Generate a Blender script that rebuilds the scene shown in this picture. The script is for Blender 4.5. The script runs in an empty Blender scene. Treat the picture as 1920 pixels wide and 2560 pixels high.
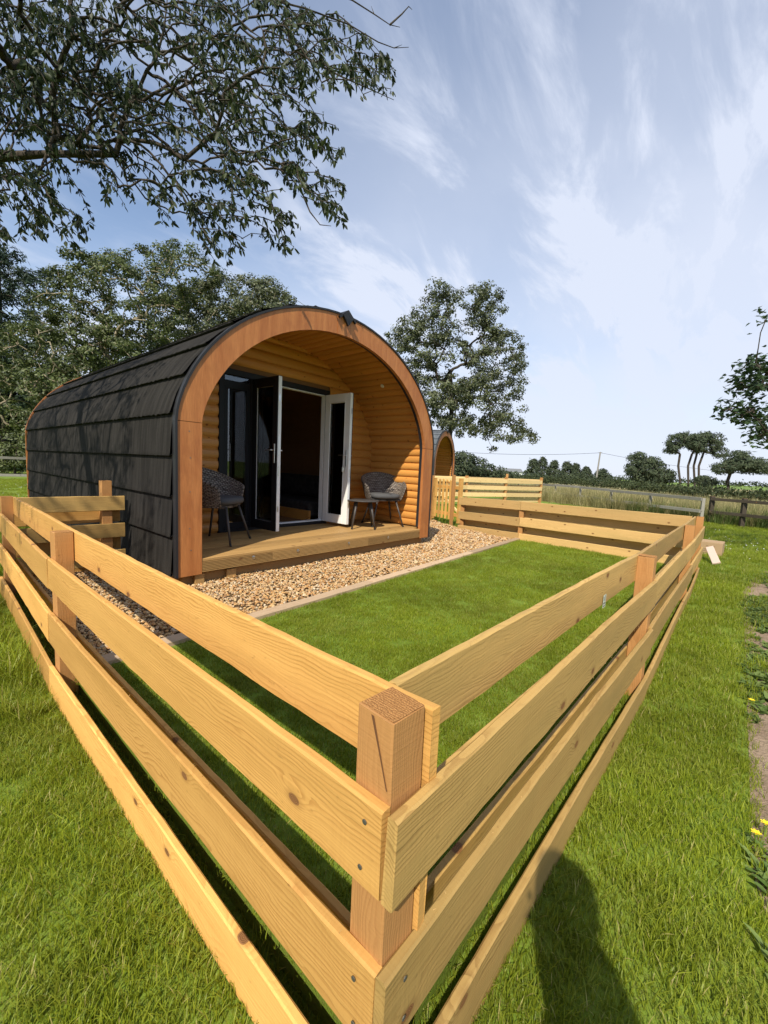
import bpy, math, random
import numpy as np
from mathutils import Matrix, Vector, Euler
R_ = math.radians

# ------------------------------------------------------------------ camera, sky, sun, exposure
SC = bpy.context.scene
COL = SC.collection
F_PX = 1037.0                                   # focal length in pixels of a 1920 px wide frame
CAM_H = 1.24
ROT = np.array([[0.6531, -0.0490, 0.7557], [-0.7558, -0.1043, 0.6465], [0.0471, -0.9933, -0.1052]])
u_, _, v_ = np.linalg.svd(ROT)
ROT = u_ @ v_                                   # world = ROT @ (right, down, forward)
cam_d = bpy.data.cameras.new('camera')
cam = bpy.data.objects.new('camera', cam_d)
COL.objects.link(cam)
m3 = np.stack([ROT[:, 0], -ROT[:, 1], -ROT[:, 2]], axis=1)
M = Matrix([list(m3[i]) + [0.0] for i in range(3)] + [[0, 0, 0, 1]])
M.translation = Vector((0, 0, CAM_H))
cam.matrix_world = M
cam_d.sensor_fit = 'HORIZONTAL'
cam_d.sensor_width = 36.0
cam_d.lens = 36.0 * F_PX / 1920.0
cam_d.clip_start = 0.05
cam_d.clip_end = 4000.0
SC.camera = cam

SUN_D = Vector((0.83, 0.41, -1.0)).normalized()  # the way the light travels
world = bpy.data.worlds.new('World')
SC.world = world
world.use_nodes = True
nt = world.node_tree
nt.nodes.clear()
def wn(t, **k):
    n = nt.nodes.new(t)
    for a, b in k.items():
        setattr(n, a, b)
    return n
def wl(a, b):
    nt.links.new(a, b)
out = wn('ShaderNodeOutputWorld')
bg = wn('ShaderNodeBackground')
bg.inputs['Strength'].default_value = 0.15
sky = wn('ShaderNodeTexSky', sky_type='NISHITA')
sky.sun_disc = False
sky.sun_elevation = math.asin(-SUN_D.z)
sky.sun_rotation = math.atan2(-SUN_D.x, -SUN_D.y)
sky.altitude = 20
sky.air_density = 1.0
sky.dust_density = 0.35
sky.ozone_density = 1.5
tc = wn('ShaderNodeTexCoord')
sep = wn('ShaderNodeSeparateXYZ')
wl(tc.outputs['Generated'], sep.inputs[0])
zc = wn('ShaderNodeMath', operation='MAXIMUM'); wl(sep.outputs[2], zc.inputs[0]); zc.inputs[1].default_value = 0.0
zz = wn('ShaderNodeMath', operation='ADD'); wl(zc.outputs[0], zz.inputs[0]); zz.inputs[1].default_value = 0.38
dx = wn('ShaderNodeMath', operation='DIVIDE'); wl(sep.outputs[0], dx.inputs[0]); wl(zz.outputs[0], dx.inputs[1])
dy = wn('ShaderNodeMath', operation='DIVIDE'); wl(sep.outputs[1], dy.inputs[0]); wl(zz.outputs[0], dy.inputs[1])
cmb = wn('ShaderNodeCombineXYZ'); wl(dx.outputs[0], cmb.inputs[0]); wl(dy.outputs[0], cmb.inputs[1])
def wnoise(scale, detail, rough, dist, off, stretch=(1, 1, 1), rot=0.0):
    mp = wn('ShaderNodeMapping')
    mp.inputs['Location'].default_value = off
    mp.inputs['Rotation'].default_value = (0, 0, rot)
    mp.inputs['Scale'].default_value = stretch
    wl(cmb.outputs[0], mp.inputs[0])
    n = wn('ShaderNodeTexNoise')
    n.inputs['Scale'].default_value = scale
    n.inputs['Detail'].default_value = detail
    n.inputs['Roughness'].default_value = rough
    n.inputs['Distortion'].default_value = dist
    wl(mp.outputs[0], n.inputs['Vector'])
    return n.outputs['Fac']
def wramp(src, p0, p1, v0=0.0, v1=1.0):
    r = wn('ShaderNodeMapRange', interpolation_type='SMOOTHSTEP')
    wl(src, r.inputs[0])
    r.inputs[1].default_value = p0; r.inputs[2].default_value = p1
    r.inputs[3].default_value = v0; r.inputs[4].default_value = v1
    return r.outputs[0]
CLOUD_OFF = (1.1, 3.9, 0.0)
sheet = wramp(wnoise(0.60, 2, 0.45, 0.2, CLOUD_OFF), 0.35, 0.58)
puffs = wramp(wnoise(3.0, 9, 0.62, 0.45, (1.3, 5.2, 0), (0.8, 1.9, 1), 0.5), 0.44, 0.68)
veil = wramp(wnoise(1.0, 6, 0.52, 0.2, (7.7, 2.1, 0), (0.9, 1.4, 1), 0.9), 0.28, 0.72)
def wmath(op, a, b):
    n = wn('ShaderNodeMath', operation=op)
    for i, s in enumerate((a, b)):
        if isinstance(s, (int, float)):
            n.inputs[i].default_value = s
        else:
            wl(s, n.inputs[i])
    n.use_clamp = False
    return n.outputs[0]
mix1 = wmath('ADD', wmath('MULTIPLY', puffs, 0.70), wmath('MULTIPLY', veil, 0.40))
fac = wmath('ADD', wmath('MULTIPLY', mix1, wmath('ADD', wmath('MULTIPLY', sheet, 0.70), 0.20)), wmath('ADD', wmath('MULTIPLY', sheet, 0.46), 0.04))
low = wramp(sep.outputs[2], 0.28, 0.02, 0.0, 0.85)            # thin cloud piles up towards the horizon
fac = wmath('MINIMUM', wmath('ADD', fac, low), 0.93)
cmix = wn('ShaderNodeMix', data_type='RGBA')
wl(fac, cmix.inputs['Factor'])
wl(sky.outputs[0], cmix.inputs['A'])
cmix.inputs['B'].default_value = (4.45, 4.80, 5.65, 1)
wl(cmix.outputs['Result'], bg.inputs['Color'])
wl(bg.outputs[0], out.inputs['Surface'])

sun_d = bpy.data.lights.new('sun', 'SUN')
sun_d.energy = 5.0
sun_d.angle = R_(0.55)
sun_d.color = (1.0, 0.93, 0.80)
sun = bpy.data.objects.new('sun', sun_d)
sun.rotation_euler = SUN_D.to_track_quat('-Z', 'Y').to_euler()
sun.location = (-8, -4, 12)
COL.objects.link(sun)

SC.view_settings.view_transform = 'Standard'
SC.view_settings.look = 'None'
SC.view_settings.gamma = 1.0
SC.view_settings.use_curve_mapping = False
SC.view_settings.exposure = 0.25
SC.cycles.max_bounces = 6
SC.cycles.diffuse_bounces = 3
SC.cycles.glossy_bounces = 3
SC.cycles.transmission_bounces = 6
SC.cycles.transparent_max_bounces = 12
SC.cycles.use_denoising = True
SC.cycles.caustics_reflective = False
SC.cycles.caustics_refractive = False

# ------------------------------------------------------------------ helpers
rng = np.random.default_rng(7)
rnd = random.Random(11)

def at(px, py, depth):
    """point seen at pixel (px, py) of the 1920 x 2560 photograph, at that depth in metres"""
    v = ROT @ np.array([(px - 960.0) / F_PX, (py - 1280.0) / F_PX, 1.0])
    return np.array([0, 0, CAM_H]) + v * depth

def ground_at(px, py, z=0.0):
    v = ROT @ np.array([(px - 960.0) / F_PX, (py - 1280.0) / F_PX, 1.0])
    t = (z - CAM_H) / v[2]
    return np.array([0, 0, CAM_H]) + v * t

def tag(o, label=None, cat=None, group=None, kind=None):
    if label: o['label'] = label
    if cat: o['category'] = cat
    if group: o['group'] = group
    if kind: o['kind'] = kind
    return o

def empty(name, loc=(0, 0, 0), rz=0.0):
    o = bpy.data.objects.new(name, None)
    o.empty_display_size = 0.1
    o.location = loc
    o.rotation_euler = (0, 0, rz)
    COL.objects.link(o)
    return o

def set_smooth(me, on=True):
    me.polygons.foreach_set('use_smooth', np.full(len(me.polygons), on, dtype=bool))

def new_mesh(name, verts, faces, smooth=False):
    me = bpy.data.meshes.new(name)
    if isinstance(faces, np.ndarray):
        verts = np.asarray(verts, dtype=np.float32)
        n, k = faces.shape
        me.vertices.add(len(verts))
        me.vertices.foreach_set('co', verts.ravel())
        me.loops.add(n * k)
        me.loops.foreach_set('vertex_index', faces.astype(np.int32).ravel())
        me.polygons.add(n)
        me.polygons.foreach_set('loop_start', np.arange(0, n * k, k, dtype=np.int32))
        me.update(calc_edges=True)
    else:
        me.from_pydata([tuple(v) for v in verts], [], faces)
        me.update()
    if smooth:
        set_smooth(me)
    return me

def link(name, me, mat=None, parent=None, loc=None, rot=None):
    o = bpy.data.objects.new(name, me)
    if mat is not None and me is not None and len(me.materials) == 0:
        me.materials.append(mat)
    COL.objects.link(o)
    if parent is not None:
        o.parent = parent
    if loc is not None:
        o.location = loc
    if rot is not None:
        o.rotation_euler = rot
    return o

class MB:
    """collects boxes, prisms, tubes and lathes; build() links them as one mesh object"""
    def __init__(self):
        self.v = []
        self.f = []
    def add(self, verts, faces):
        b = len(self.v)
        self.v += [tuple(map(float, p)) for p in verts]
        self.f += [tuple(i + b for i in q) for q in faces]
        return self
    def box(self, x0, x1, y0, y1, z0, z1, ch=0.0, mat=None):
        if ch <= 0:
            vs = [(x, y, z) for z in (z0, z1) for y in (y0, y1) for x in (x0, x1)]
            fs = [(0, 2, 3, 1), (4, 5, 7, 6), (0, 1, 5, 4), (2, 6, 7, 3), (0, 4, 6, 2), (1, 3, 7, 5)]
        else:
            vs, idx = [], {}
            def vid(p):
                if p not in idx:
                    idx[p] = len(vs); vs.append(p)
                return idx[p]
            X, Y, Z = (x0, x1), (y0, y1), (z0, z1)
            s = (1, -1)
            def cx(i, j, k, ax):      # corner vertex belonging to the face whose axis is ax
                return (X[i] + (0 if ax == 0 else s[i] * ch), Y[j] + (0 if ax == 1 else s[j] * ch), Z[k] + (0 if ax == 2 else s[k] * ch))
            fs = []
            for i in (0, 1):
                q = [vid(cx(i, j, k, 0)) for j, k in ((0, 0), (1, 0), (1, 1), (0, 1))]
                fs.append(tuple(q if i else q[::-1]))
                q = [vid(cx(j, i, k, 1)) for j, k in ((0, 0), (1, 0), (1, 1), (0, 1))]
                fs.append(tuple(q[::-1] if i else q))
                q = [vid(cx(j, k, i, 2)) for j, k in ((0, 0), (1, 0), (1, 1), (0, 1))]
                fs.append(tuple(q if i else q[::-1]))
            for j in (0, 1):
                for k in (0, 1):
                    fs.append(tuple(vid(cx(i, j, k, a)) for i, a in ((0, 1), (1, 1), (1, 2), (0, 2))))
                    fs.append(tuple(vid(cx(j, i, k, a)) for i, a in ((0, 0), (1, 0), (1, 2), (0, 2))))
                    fs.append(tuple(vid(cx(j, k, i, a)) for i, a in ((0, 0), (1, 0), (1, 1), (0, 1))))
            for i in (0, 1):
                for j in (0, 1):
                    for k in (0, 1):
                        fs.append(tuple(vid(cx(i, j, k, a)) for a in (0, 1, 2)))
        if mat is not None:
            vs = [tuple(mat @ Vector(p)) for p in vs]
        return self.add(vs, fs)
    def tube(self, pts, rad, n=8, cap=True):
        pts = [Vector(p) for p in pts]
        if not hasattr(rad, '__len__'):
            rad = [rad] * len(pts)
        vs, fs = [], []
        up = Vector((0, 0, 1))
        for i, p in enumerate(pts):
            d = (pts[min(i + 1, len(pts) - 1)] - pts[max(i - 1, 0)]).normalized()
            a = d.cross(up)
            if a.length < 1e-3:
                a = d.cross(Vector((1, 0, 0)))
            a.normalize()
            b = a.cross(d).normalized()
            for k in range(n):
                t = 2 * math.pi * k / n
                vs.append(p + (a * math.cos(t) + b * math.sin(t)) * rad[i])
        for i in range(len(pts) - 1):
            for k in range(n):
                k2 = (k + 1) % n
                fs.append((i * n + k, i * n + k2, (i + 1) * n + k2, (i + 1) * n + k))
        if cap:
            fs.append(tuple(range(n))[::-1])
            fs.append(tuple((len(pts) - 1) * n + k for k in range(n)))
        return self.add(vs, fs)
    def prism(self, poly, axis, a0, a1):
        """poly of (u, w) pairs swept along an axis: 'y' means u = x, w = z"""
        n = len(poly)
        def p(u, w, a):
            return {'x': (a, u, w), 'y': (u, a, w), 'z': (u, w, a)}[axis]
        vs = [p(u, w, a0) for u, w in poly] + [p(u, w, a1) for u, w in poly]
        fs = [tuple(range(n)), tuple(range(2 * n - 1, n - 1, -1))]
        fs += [(i, i + n, (i + 1) % n + n, (i + 1) % n) for i in range(n)]
        return self.add(vs, fs)
    def lathe(self, prof, n=20, c=(0, 0)):
        vs, fs = [], []
        for r, z in prof:
            for k in range(n):
                t = 2 * math.pi * k / n
                vs.append((c[0] + r * math.cos(t), c[1] + r * math.sin(t), z))
        for i in range(len(prof) - 1):
            for k in range(n):
                k2 = (k + 1) % n
                fs.append((i * n + k, i * n + k2, (i + 1) * n + k2, (i + 1) * n + k))
        fs.append(tuple(range(n))[::-1])
        fs.append(tuple((len(prof) - 1) * n + k for k in range(n)))
        return self.add(vs, fs)
    def mesh(self, name, smooth=False):
        return new_mesh(name, self.v, self.f, smooth)
    def build(self, name, mat, parent=None, smooth=False, loc=None, rot=None):
        return link(name, self.mesh(name, smooth), mat, parent, loc, rot)

def copy_tree(o, parent=None):
    c = o.copy()
    COL.objects.link(c)
    if parent is not None:
        c.parent = parent
    for ch in list(o.children):
        copy_tree(ch, c)
    return c

# ------------------------------------------------------------------ materials
class N:
    def __init__(self, name, rough=0.6, spec=0.3):
        self.m = bpy.data.materials.new(name)
        self.m.use_nodes = True
        self.t = self.m.node_tree
        self.p = self.t.nodes['Principled BSDF']
        self.p.inputs['Roughness'].default_value = rough
        self.p.inputs['Specular IOR Level'].default_value = spec
        self.o = self.t.nodes['Material Output']
    def n(self, t, **k):
        x = self.t.nodes.new(t)
        for a, b in k.items():
            setattr(x, a, b)
        return x
    def l(self, a, b):
        self.t.links.new(a, b)
    def val(self, sock, v):
        if hasattr(v, 'links') or isinstance(v, bpy.types.NodeSocket):
            self.l(v, sock)
        else:
            sock.default_value = v
    def math(self, op, a, b=0.0, clamp=False):
        x = self.n('ShaderNodeMath', operation=op)
        x.use_clamp = clamp
        self.val(x.inputs[0], a); self.val(x.inputs[1], b)
        return x.outputs[0]
    def mapr(self, s, a, b, c=0.0, d=1.0, smooth=True):
        x = self.n('ShaderNodeMapRange', interpolation_type='SMOOTHSTEP' if smooth else 'LINEAR')
        self.l(s, x.inputs[0])
        for i, v in enumerate((a, b, c, d)):
            x.inputs[i + 1].default_value = v
        return x.outputs[0]
    def mix(self, f, a, b):
        x = self.n('ShaderNodeMix', data_type='RGBA')
        self.val(x.inputs['Factor'], f)
        for k, v in (('A', a), ('B', b)):
            self.val(x.inputs[k], (*v, 1) if isinstance(v, tuple) and len(v) == 3 else v)
        return x.outputs['Result']
    def mul(self, c, f):
        """colour times a grey factor"""
        x = self.n('ShaderNodeVectorMath', operation='SCALE')
        self.l(c, x.inputs[0])
        self.val(x.inputs['Scale'], f)
        return x.outputs[0]
    def coord(self, kind='Object', scale=(1, 1, 1), jitter=0.0, loc=(0, 0, 0)):
        tc = self.n('ShaderNodeTexCoord')
        v = tc.outputs[kind]
        if jitter:
            oi = self.n('ShaderNodeObjectInfo')
            a = self.n('ShaderNodeVectorMath', operation='SCALE')
            a.inputs[0].default_value = (1.0, 0.17, 0.29)
            self.l(self.math('MULTIPLY', oi.outputs['Random'], jitter), a.inputs['Scale'])
            b = self.n('ShaderNodeVectorMath', operation='ADD')
            self.l(v, b.inputs[0]); self.l(a.outputs[0], b.inputs[1])
            v = b.outputs[0]
        mp = self.n('ShaderNodeMapping')
        mp.inputs['Scale'].default_value = scale
        mp.inputs['Location'].default_value = loc
        self.l(v, mp.inputs[0])
        return mp.outputs[0]
    def noise(self, vec, scale, detail=4, rough=0.5, dist=0.0):
        x = self.n('ShaderNodeTexNoise')
        x.inputs['Scale'].default_value = scale
        x.inputs['Detail'].default_value = detail
        x.inputs['Roughness'].default_value = rough
        x.inputs['Distortion'].default_value = dist
        self.l(vec, x.inputs['Vector'])
        return x.outputs['Fac']
    def bump(self, h, strength=0.3, dist=0.01):
        x = self.n('ShaderNodeBump')
        x.inputs['Strength'].default_value = strength
        x.inputs['Distance'].default_value = dist
        self.l(h, x.inputs['Height'])
        self.l(x.outputs[0], self.p.inputs['Normal'])
    def base(self, c):
        self.val(self.p.inputs['Base Color'], (*c, 1) if isinstance(c, tuple) and len(c) == 3 else c)
        return self.m

def plain(name, c, rough=0.5, metal=0.0, spec=0.4, var=0.0, vscale=20):
    k = N(name, rough, spec)
    k.p.inputs['Metallic'].default_value = metal
    if var:
        n = k.noise(k.coord('Object'), vscale, 4)
        k.base(k.mix(k.mapr(n, 0.3, 0.7), tuple(x * (1 - var) for x in c), tuple(min(1, x * (1 + var)) for x in c)))
    else:
        k.base(c)
    return k.m

def wood(name, light, dark, knot=(0.12, 0.055, 0.02), ring=17.0, knots=0.5, rough=0.65, contrast=0.55, dirt=0.25, spec=0.25, pith=(-0.05, 0.02), vary=0.42, bump=0.25, green=None, kscale=2.6):
    """sawn timber; the grain runs along the object's local X"""
    k = N(name, rough, spec)
    tc = k.n('ShaderNodeTexCoord')
    oi = k.n('ShaderNodeObjectInfo')
    rn = oi.outputs['Random']
    off = k.n('ShaderNodeCombineXYZ')
    k.l(k.math('MULTIPLY', rn, 37.0), off.inputs[0])
    k.l(k.math('ADD', k.math('MULTIPLY', k.math('FRACT', k.math('MULTIPLY', rn, 17.3)), 0.10), pith[0]), off.inputs[1])
    k.l(k.math('ADD', k.math('MULTIPLY', k.math('SUBTRACT', k.math('FRACT', k.math('MULTIPLY', rn, 53.7)), 0.5), 0.16), pith[1]), off.inputs[2])
    ad = k.n('ShaderNodeVectorMath', operation='ADD')
    k.l(tc.outputs['Object'], ad.inputs[0]); k.l(off.outputs[0], ad.inputs[1])
    p = ad.outputs[0]
    def mp(scale):
        x = k.n('ShaderNodeMapping'); x.inputs['Scale'].default_value = scale
        k.l(p, x.inputs[0]); return x.outputs[0]
    # knots: sparse ellipses that also bend the rings
    vo = k.n('ShaderNodeTexVoronoi'); vo.inputs['Scale'].default_value = kscale
    vo.inputs['Randomness'].default_value = 0.9
    vo.voronoi_dimensions = '2D'
    s0 = k.n('ShaderNodeSeparateXYZ'); k.l(p, s0.inputs[0])
    kv = k.n('ShaderNodeCombineXYZ'); k.l(s0.outputs[0], kv.inputs[0]); k.l(k.math('MULTIPLY', k.math('ADD', s0.outputs[2], k.math('MULTIPLY', s0.outputs[1], 0.6)), 1.7), kv.inputs[1])
    k.l(kv.outputs[0], vo.inputs['Vector'])
    sc = k.n('ShaderNodeSeparateColor'); k.l(vo.outputs['Color'], sc.inputs[0])
    on = k.math('GREATER_THAN', sc.outputs[0], 1.0 - knots)
    kd = vo.outputs['Distance']
    bend = k.math('MULTIPLY', k.mapr(kd, 0.22, 0.0), k.math('MULTIPLY', on, 0.030))
    # rings, stretched far along the board
    lown = k.noise(mp((1.1, 2.4, 3.6)), 1.6, 4, 0.5)
    sx = k.n('ShaderNodeSeparateXYZ'); k.l(p, sx.inputs[0])
    wob = k.math('ADD', k.math('MULTIPLY', k.math('SUBTRACT', lown, 0.5), 0.13), bend)
    r = k.math('SQRT', k.math('ADD', k.math('POWER', sx.outputs[1], 2.0), k.math('POWER', sx.outputs[2], 2.0)))
    rr = k.math('MULTIPLY', k.math('ADD', r, wob), ring * 6.0)
    rr = k.math('ADD', rr, k.math('MULTIPLY', k.noise(mp((0.5, 14.0, 14.0)), 1.0, 3, 0.6), 2.6))
    fade = k.mapr(k.noise(mp((1.2, 5.0, 9.0)), 1.3, 3, 0.6), 0.32, 0.66, 0.15, 1.0)
    saw = k.math('FRACT', rr)
    band = k.math('MULTIPLY', k.mapr(saw, 0.25, 0.93), k.mapr(saw, 1.0, 0.93))
    fine = k.noise(mp((5.0, 170.0, 170.0)), 1.0, 3, 0.6)
    speck = k.noise(mp((30.0, 60.0, 60.0)), 1.0, 2, 0.7)
    blot = k.noise(mp((1.3, 6.0, 8.0)), 1.5, 5, 0.65)
    saw_m = k.noise(mp((150.0, 2.0, 5.0)), 1.0, 2, 0.6)
    band = k.math('MULTIPLY', band, fade)
    g = k.math('MULTIPLY', band, contrast)
    g = k.math('ADD', g, k.math('MULTIPLY', k.math('SUBTRACT', fine, 0.5), 0.70))
    g = k.math('ADD', g, k.math('MULTIPLY', k.math('SUBTRACT', saw_m, 0.5), 0.30))
    g = k.math('ADD', g, k.math('MULTIPLY', k.math('SUBTRACT', blot, 0.5), dirt * 2.0), True)
    c = k.mix(g, light, dark)
    if green:
        c = k.mix(k.mapr(k.noise(mp((0.8, 3.0, 7.0)), 1.1, 4, 0.6), 0.38, 0.72, 0.0, 0.75), c, green)
    # a little tint of its own for every board
    tint = k.math('ADD', 1.0 - vary / 2, k.math('MULTIPLY', k.math('FRACT', k.math('MULTIPLY', rn, 91.7)), vary))
    c = k.mul(c, tint)
    core = k.math('MULTIPLY', k.mapr(kd, 0.048, 0.036), on)
    halo = k.math('MULTIPLY', k.mapr(kd, 0.10, 0.045, 0.0, 0.40), on)
    c = k.mix(halo, c, tuple(0.55 * a + 0.45 * b for a, b in zip(dark, knot)))
    c = k.mix(core, c, k.mix(k.mapr(k.math('FRACT', k.math('MULTIPLY', kd, 95.0)), 0.3, 0.9), tuple(min(1, a * 2.2) for a in knot), knot))
    c = k.mul(c, k.mapr(speck, 0.66, 0.80, 1.0, 0.70))
    k.base(c)
    k.bump(k.math('ADD', k.math('ADD', k.math('MULTIPLY', fine, 0.8), k.math('MULTIPLY', saw_m, 0.7)), k.math('MULTIPLY', band, -0.5)), bump * 1.5, 0.0025)
    return k.m

MAT = {}
MAT['rail'] = wood('sawn_rail', (0.66, 0.365, 0.105), (0.42, 0.195, 0.046), green=(0.50, 0.270, 0.070), dirt=0.5, contrast=0.62, kscale=2.7, knots=0.55)
MAT['rail_dark'] = wood('darker_rail', (0.47, 0.295, 0.096), (0.28, 0.155, 0.046), green=(0.33, 0.220, 0.072), dirt=0.5, contrast=0.70, knots=0.55, kscale=2.5)  # darker, less orange rail tone for the right run and rear run
MAT['rail_pale'] = wood('paler_rail', (0.62, 0.395, 0.155), (0.42, 0.235, 0.080), green=(0.46, 0.31, 0.115), contrast=0.55, knots=0.7, kscale=3.0)
MAT['post'] = wood('sawn_post', (0.45, 0.225, 0.078), (0.31, 0.135, 0.042), contrast=0.45, knots=0.22, ring=30, pith=(0.0, 0.0), vary=0.2)
MAT['fresh'] = wood('fresh_rail', (0.72, 0.52, 0.24), (0.52, 0.33, 0.13), knots=0.8, contrast=0.35, kscale=4.0)
MAT['grey_wood'] = wood('weathered_rail', (0.30, 0.285, 0.25), (0.17, 0.155, 0.13), knot=(0.07, 0.06, 0.05), knots=0.2)
MAT['dark_wood'] = wood('tarred_rail', (0.070, 0.055, 0.040), (0.035, 0.028, 0.020), knots=0.1)
MAT['kerb'] = wood('kerb_timber', (0.46, 0.33, 0.21), (0.31, 0.205, 0.12), knots=0.25, contrast=0.35)
def ply_mat():
    k = N('stained_ply', 0.5, 0.35)
    p = k.coord('Object')
    a = k.noise(k.coord('Object', (7, 7, 0.9)), 1.6, 5, 0.6, 0.6)
    b = k.noise(p, 2.3, 4, 0.6, 1.2)
    f = k.noise(k.coord('Object', (150, 150, 9)), 1.0, 3, 0.6)
    c = k.mix(k.mapr(a, 0.3, 0.7), (0.46, 0.180, 0.055), (0.35, 0.120, 0.034))
    c = k.mix(k.mapr(b, 0.5, 0.75, 0.0, 0.55), c, (0.30, 0.098, 0.030))
    c = k.mul(c, k.mapr(f, 0.2, 0.8, 0.84, 1.14))
    k.base(c)
    k.bump(f, 0.08, 0.002)
    return k.m
MAT['fascia'] = ply_mat()
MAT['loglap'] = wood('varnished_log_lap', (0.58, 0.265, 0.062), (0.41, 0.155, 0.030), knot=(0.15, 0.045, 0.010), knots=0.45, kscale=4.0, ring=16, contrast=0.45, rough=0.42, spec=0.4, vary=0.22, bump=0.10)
MAT['deck'] = wood('deck_board', (0.40, 0.240, 0.088), (0.26, 0.140, 0.048), knots=0.35, contrast=0.5, rough=0.6)
MAT['plinth'] = wood('plinth_board', (0.32, 0.185, 0.070), (0.20, 0.105, 0.040), knots=0.3)
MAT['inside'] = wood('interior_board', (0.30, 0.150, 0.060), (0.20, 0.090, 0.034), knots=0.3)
def endgrain_mat():
    k = N('post_end_grain', 0.9, 0.1)
    p = k.coord('Object', (1, 1, 1), 7.0)
    a = k.noise(p, 420, 3, 0.7)
    b = k.noise(p, 60, 4, 0.6)
    sx = k.n('ShaderNodeSeparateXYZ'); k.l(p, sx.inputs[0])
    r = k.math('FRACT', k.math('MULTIPLY', k.math('ADD', k.math('ADD', sx.outputs[0], sx.outputs[1]), k.math('MULTIPLY', b, 0.012)), 190.0))
    c = k.mix(k.mapr(a, 0.35, 0.7), (0.30, 0.135, 0.045), (0.60, 0.31, 0.11))
    k.base(k.mul(c, k.mapr(r, 0.2, 0.9, 1.15, 0.7)))
    k.bump(a, 0.9, 0.004)
    return k.m
MAT['end'] = endgrain_mat()
MAT['trim'] = plain('dark_trim', (0.018, 0.018, 0.020), 0.55)
MAT['anthracite'] = plain('anthracite_frame', (0.011, 0.012, 0.014), 0.5, spec=0.25)
MAT['upvc'] = plain('white_frame', (0.78, 0.78, 0.76), 0.30, spec=0.5, var=0.03, vscale=6)
MAT['chrome'] = plain('brushed_metal', (0.62, 0.62, 0.62), 0.28, 1.0)
MAT['screw'] = plain('screw_steel', (0.20, 0.19, 0.17), 0.5, 0.8)
MAT['black_iron'] = plain('black_iron', (0.012, 0.012, 0.012), 0.5)
MAT['rope'] = plain('leg_metal', (0.060, 0.052, 0.047), 0.45, spec=0.4)
MAT['table'] = plain('table_metal', (0.055, 0.050, 0.047), 0.5, spec=0.4, var=0.15)
MAT['foot'] = plain('rubber_foot', (0.010, 0.010, 0.010), 0.7)
MAT['mattress'] = plain('dark_throw', (0.035, 0.030, 0.028), 0.95, var=0.4, vscale=14)
MAT['cloth'] = plain('pale_fabric', (0.34, 0.30, 0.25), 0.95, var=0.15)

def cushion_mat():
    k = N('cushion_fabric', 0.95, 0.1)
    n = k.noise(k.coord('Object'), 260, 2)
    k.base(k.mix(n, (0.060, 0.060, 0.062), (0.115, 0.113, 0.112)))
    k.bump(n, 0.3, 0.002)
    return k.m
MAT['cushion'] = cushion_mat()

def wicker_mat():
    k = N('wicker_weave', 0.55, 0.35)
    uv = k.n('ShaderNodeUVMap'); uv.uv_map = 'weave'
    sx = k.n('ShaderNodeSeparateXYZ'); k.l(uv.outputs[0], sx.inputs[0])
    row = k.math('FLOOR', sx.outputs[1])
    sh = k.math('MULTIPLY', k.math('MODULO', row, 2.0), 0.5)
    a = k.math('ABSOLUTE', k.math('SINE', k.math('MULTIPLY', k.math('ADD', sx.outputs[0], sh), math.pi)))
    b = k.math('ABSOLUTE', k.math('SINE', k.math('MULTIPLY', sx.outputs[1], math.pi)))
    h = k.math('MULTIPLY', k.math('POWER', a, 0.6), k.math('POWER', b, 0.5))
    n = k.noise(uv.outputs[0], 0.9, 3)
    n2 = k.noise(k.coord('UV', (0.35, 2.0, 1)), 1.0, 2)
    col = k.mix(k.mapr(n, 0.35, 0.65), (0.075, 0.055, 0.043), (0.21, 0.165, 0.130))
    col = k.mix(k.mapr(n2, 0.45, 0.62), col, (0.30, 0.255, 0.215))
    k.base(k.mix(k.mapr(h, 0.15, 0.6), (0.008, 0.006, 0.005), col))
    k.bump(h, 0.9, 0.008)
    return k.m
MAT['wicker'] = wicker_mat()

def roof_mat(name, c0, c1):
    k = N(name, 0.95, 0.10)
    p = k.coord('Object')
    gr = k.noise(p, 330, 2, 0.7)
    st = k.noise(k.coord('Object', (1, 9, 0.7)), 2.2, 5, 0.65)
    c = k.mix(k.mapr(st, 0.35, 0.7), c0, c1)
    c = k.mul(c, k.mapr(gr, 0.2, 0.8, 0.65, 1.35))
    k.base(c)
    k.bump(gr, 0.5, 0.003)
    return k.m
MAT['roof'] = roof_mat('stone_coated_roofing', (0.017, 0.0155, 0.014), (0.034, 0.031, 0.028))
MAT['roof_grey'] = roof_mat('grey_shingle', (0.085, 0.095, 0.105), (0.13, 0.14, 0.15))

def glass_mat():
    k = N('window_glass', 0.02, 0.5)
    fr = k.n('ShaderNodeFresnel'); fr.inputs['IOR'].default_value = 1.52
    gl = k.n('ShaderNodeBsdfGlossy'); gl.inputs['Roughness'].default_value = 0.01
    gl.inputs['Color'].default_value = (0.95, 0.97, 1, 1)
    tr = k.n('ShaderNodeBsdfTransparent'); tr.inputs['Color'].default_value = (0.55, 0.58, 0.58, 1)
    ms = k.n('ShaderNodeMixShader')
    k.l(k.math('MULTIPLY', fr.outputs[0], 1.9, True), ms.inputs[0]); k.l(tr.outputs[0], ms.inputs[1]); k.l(gl.outputs[0], ms.inputs[2])
    k.l(ms.outputs[0], k.o.inputs['Surface'])
    return k.m
MAT['glass'] = glass_mat()

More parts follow.
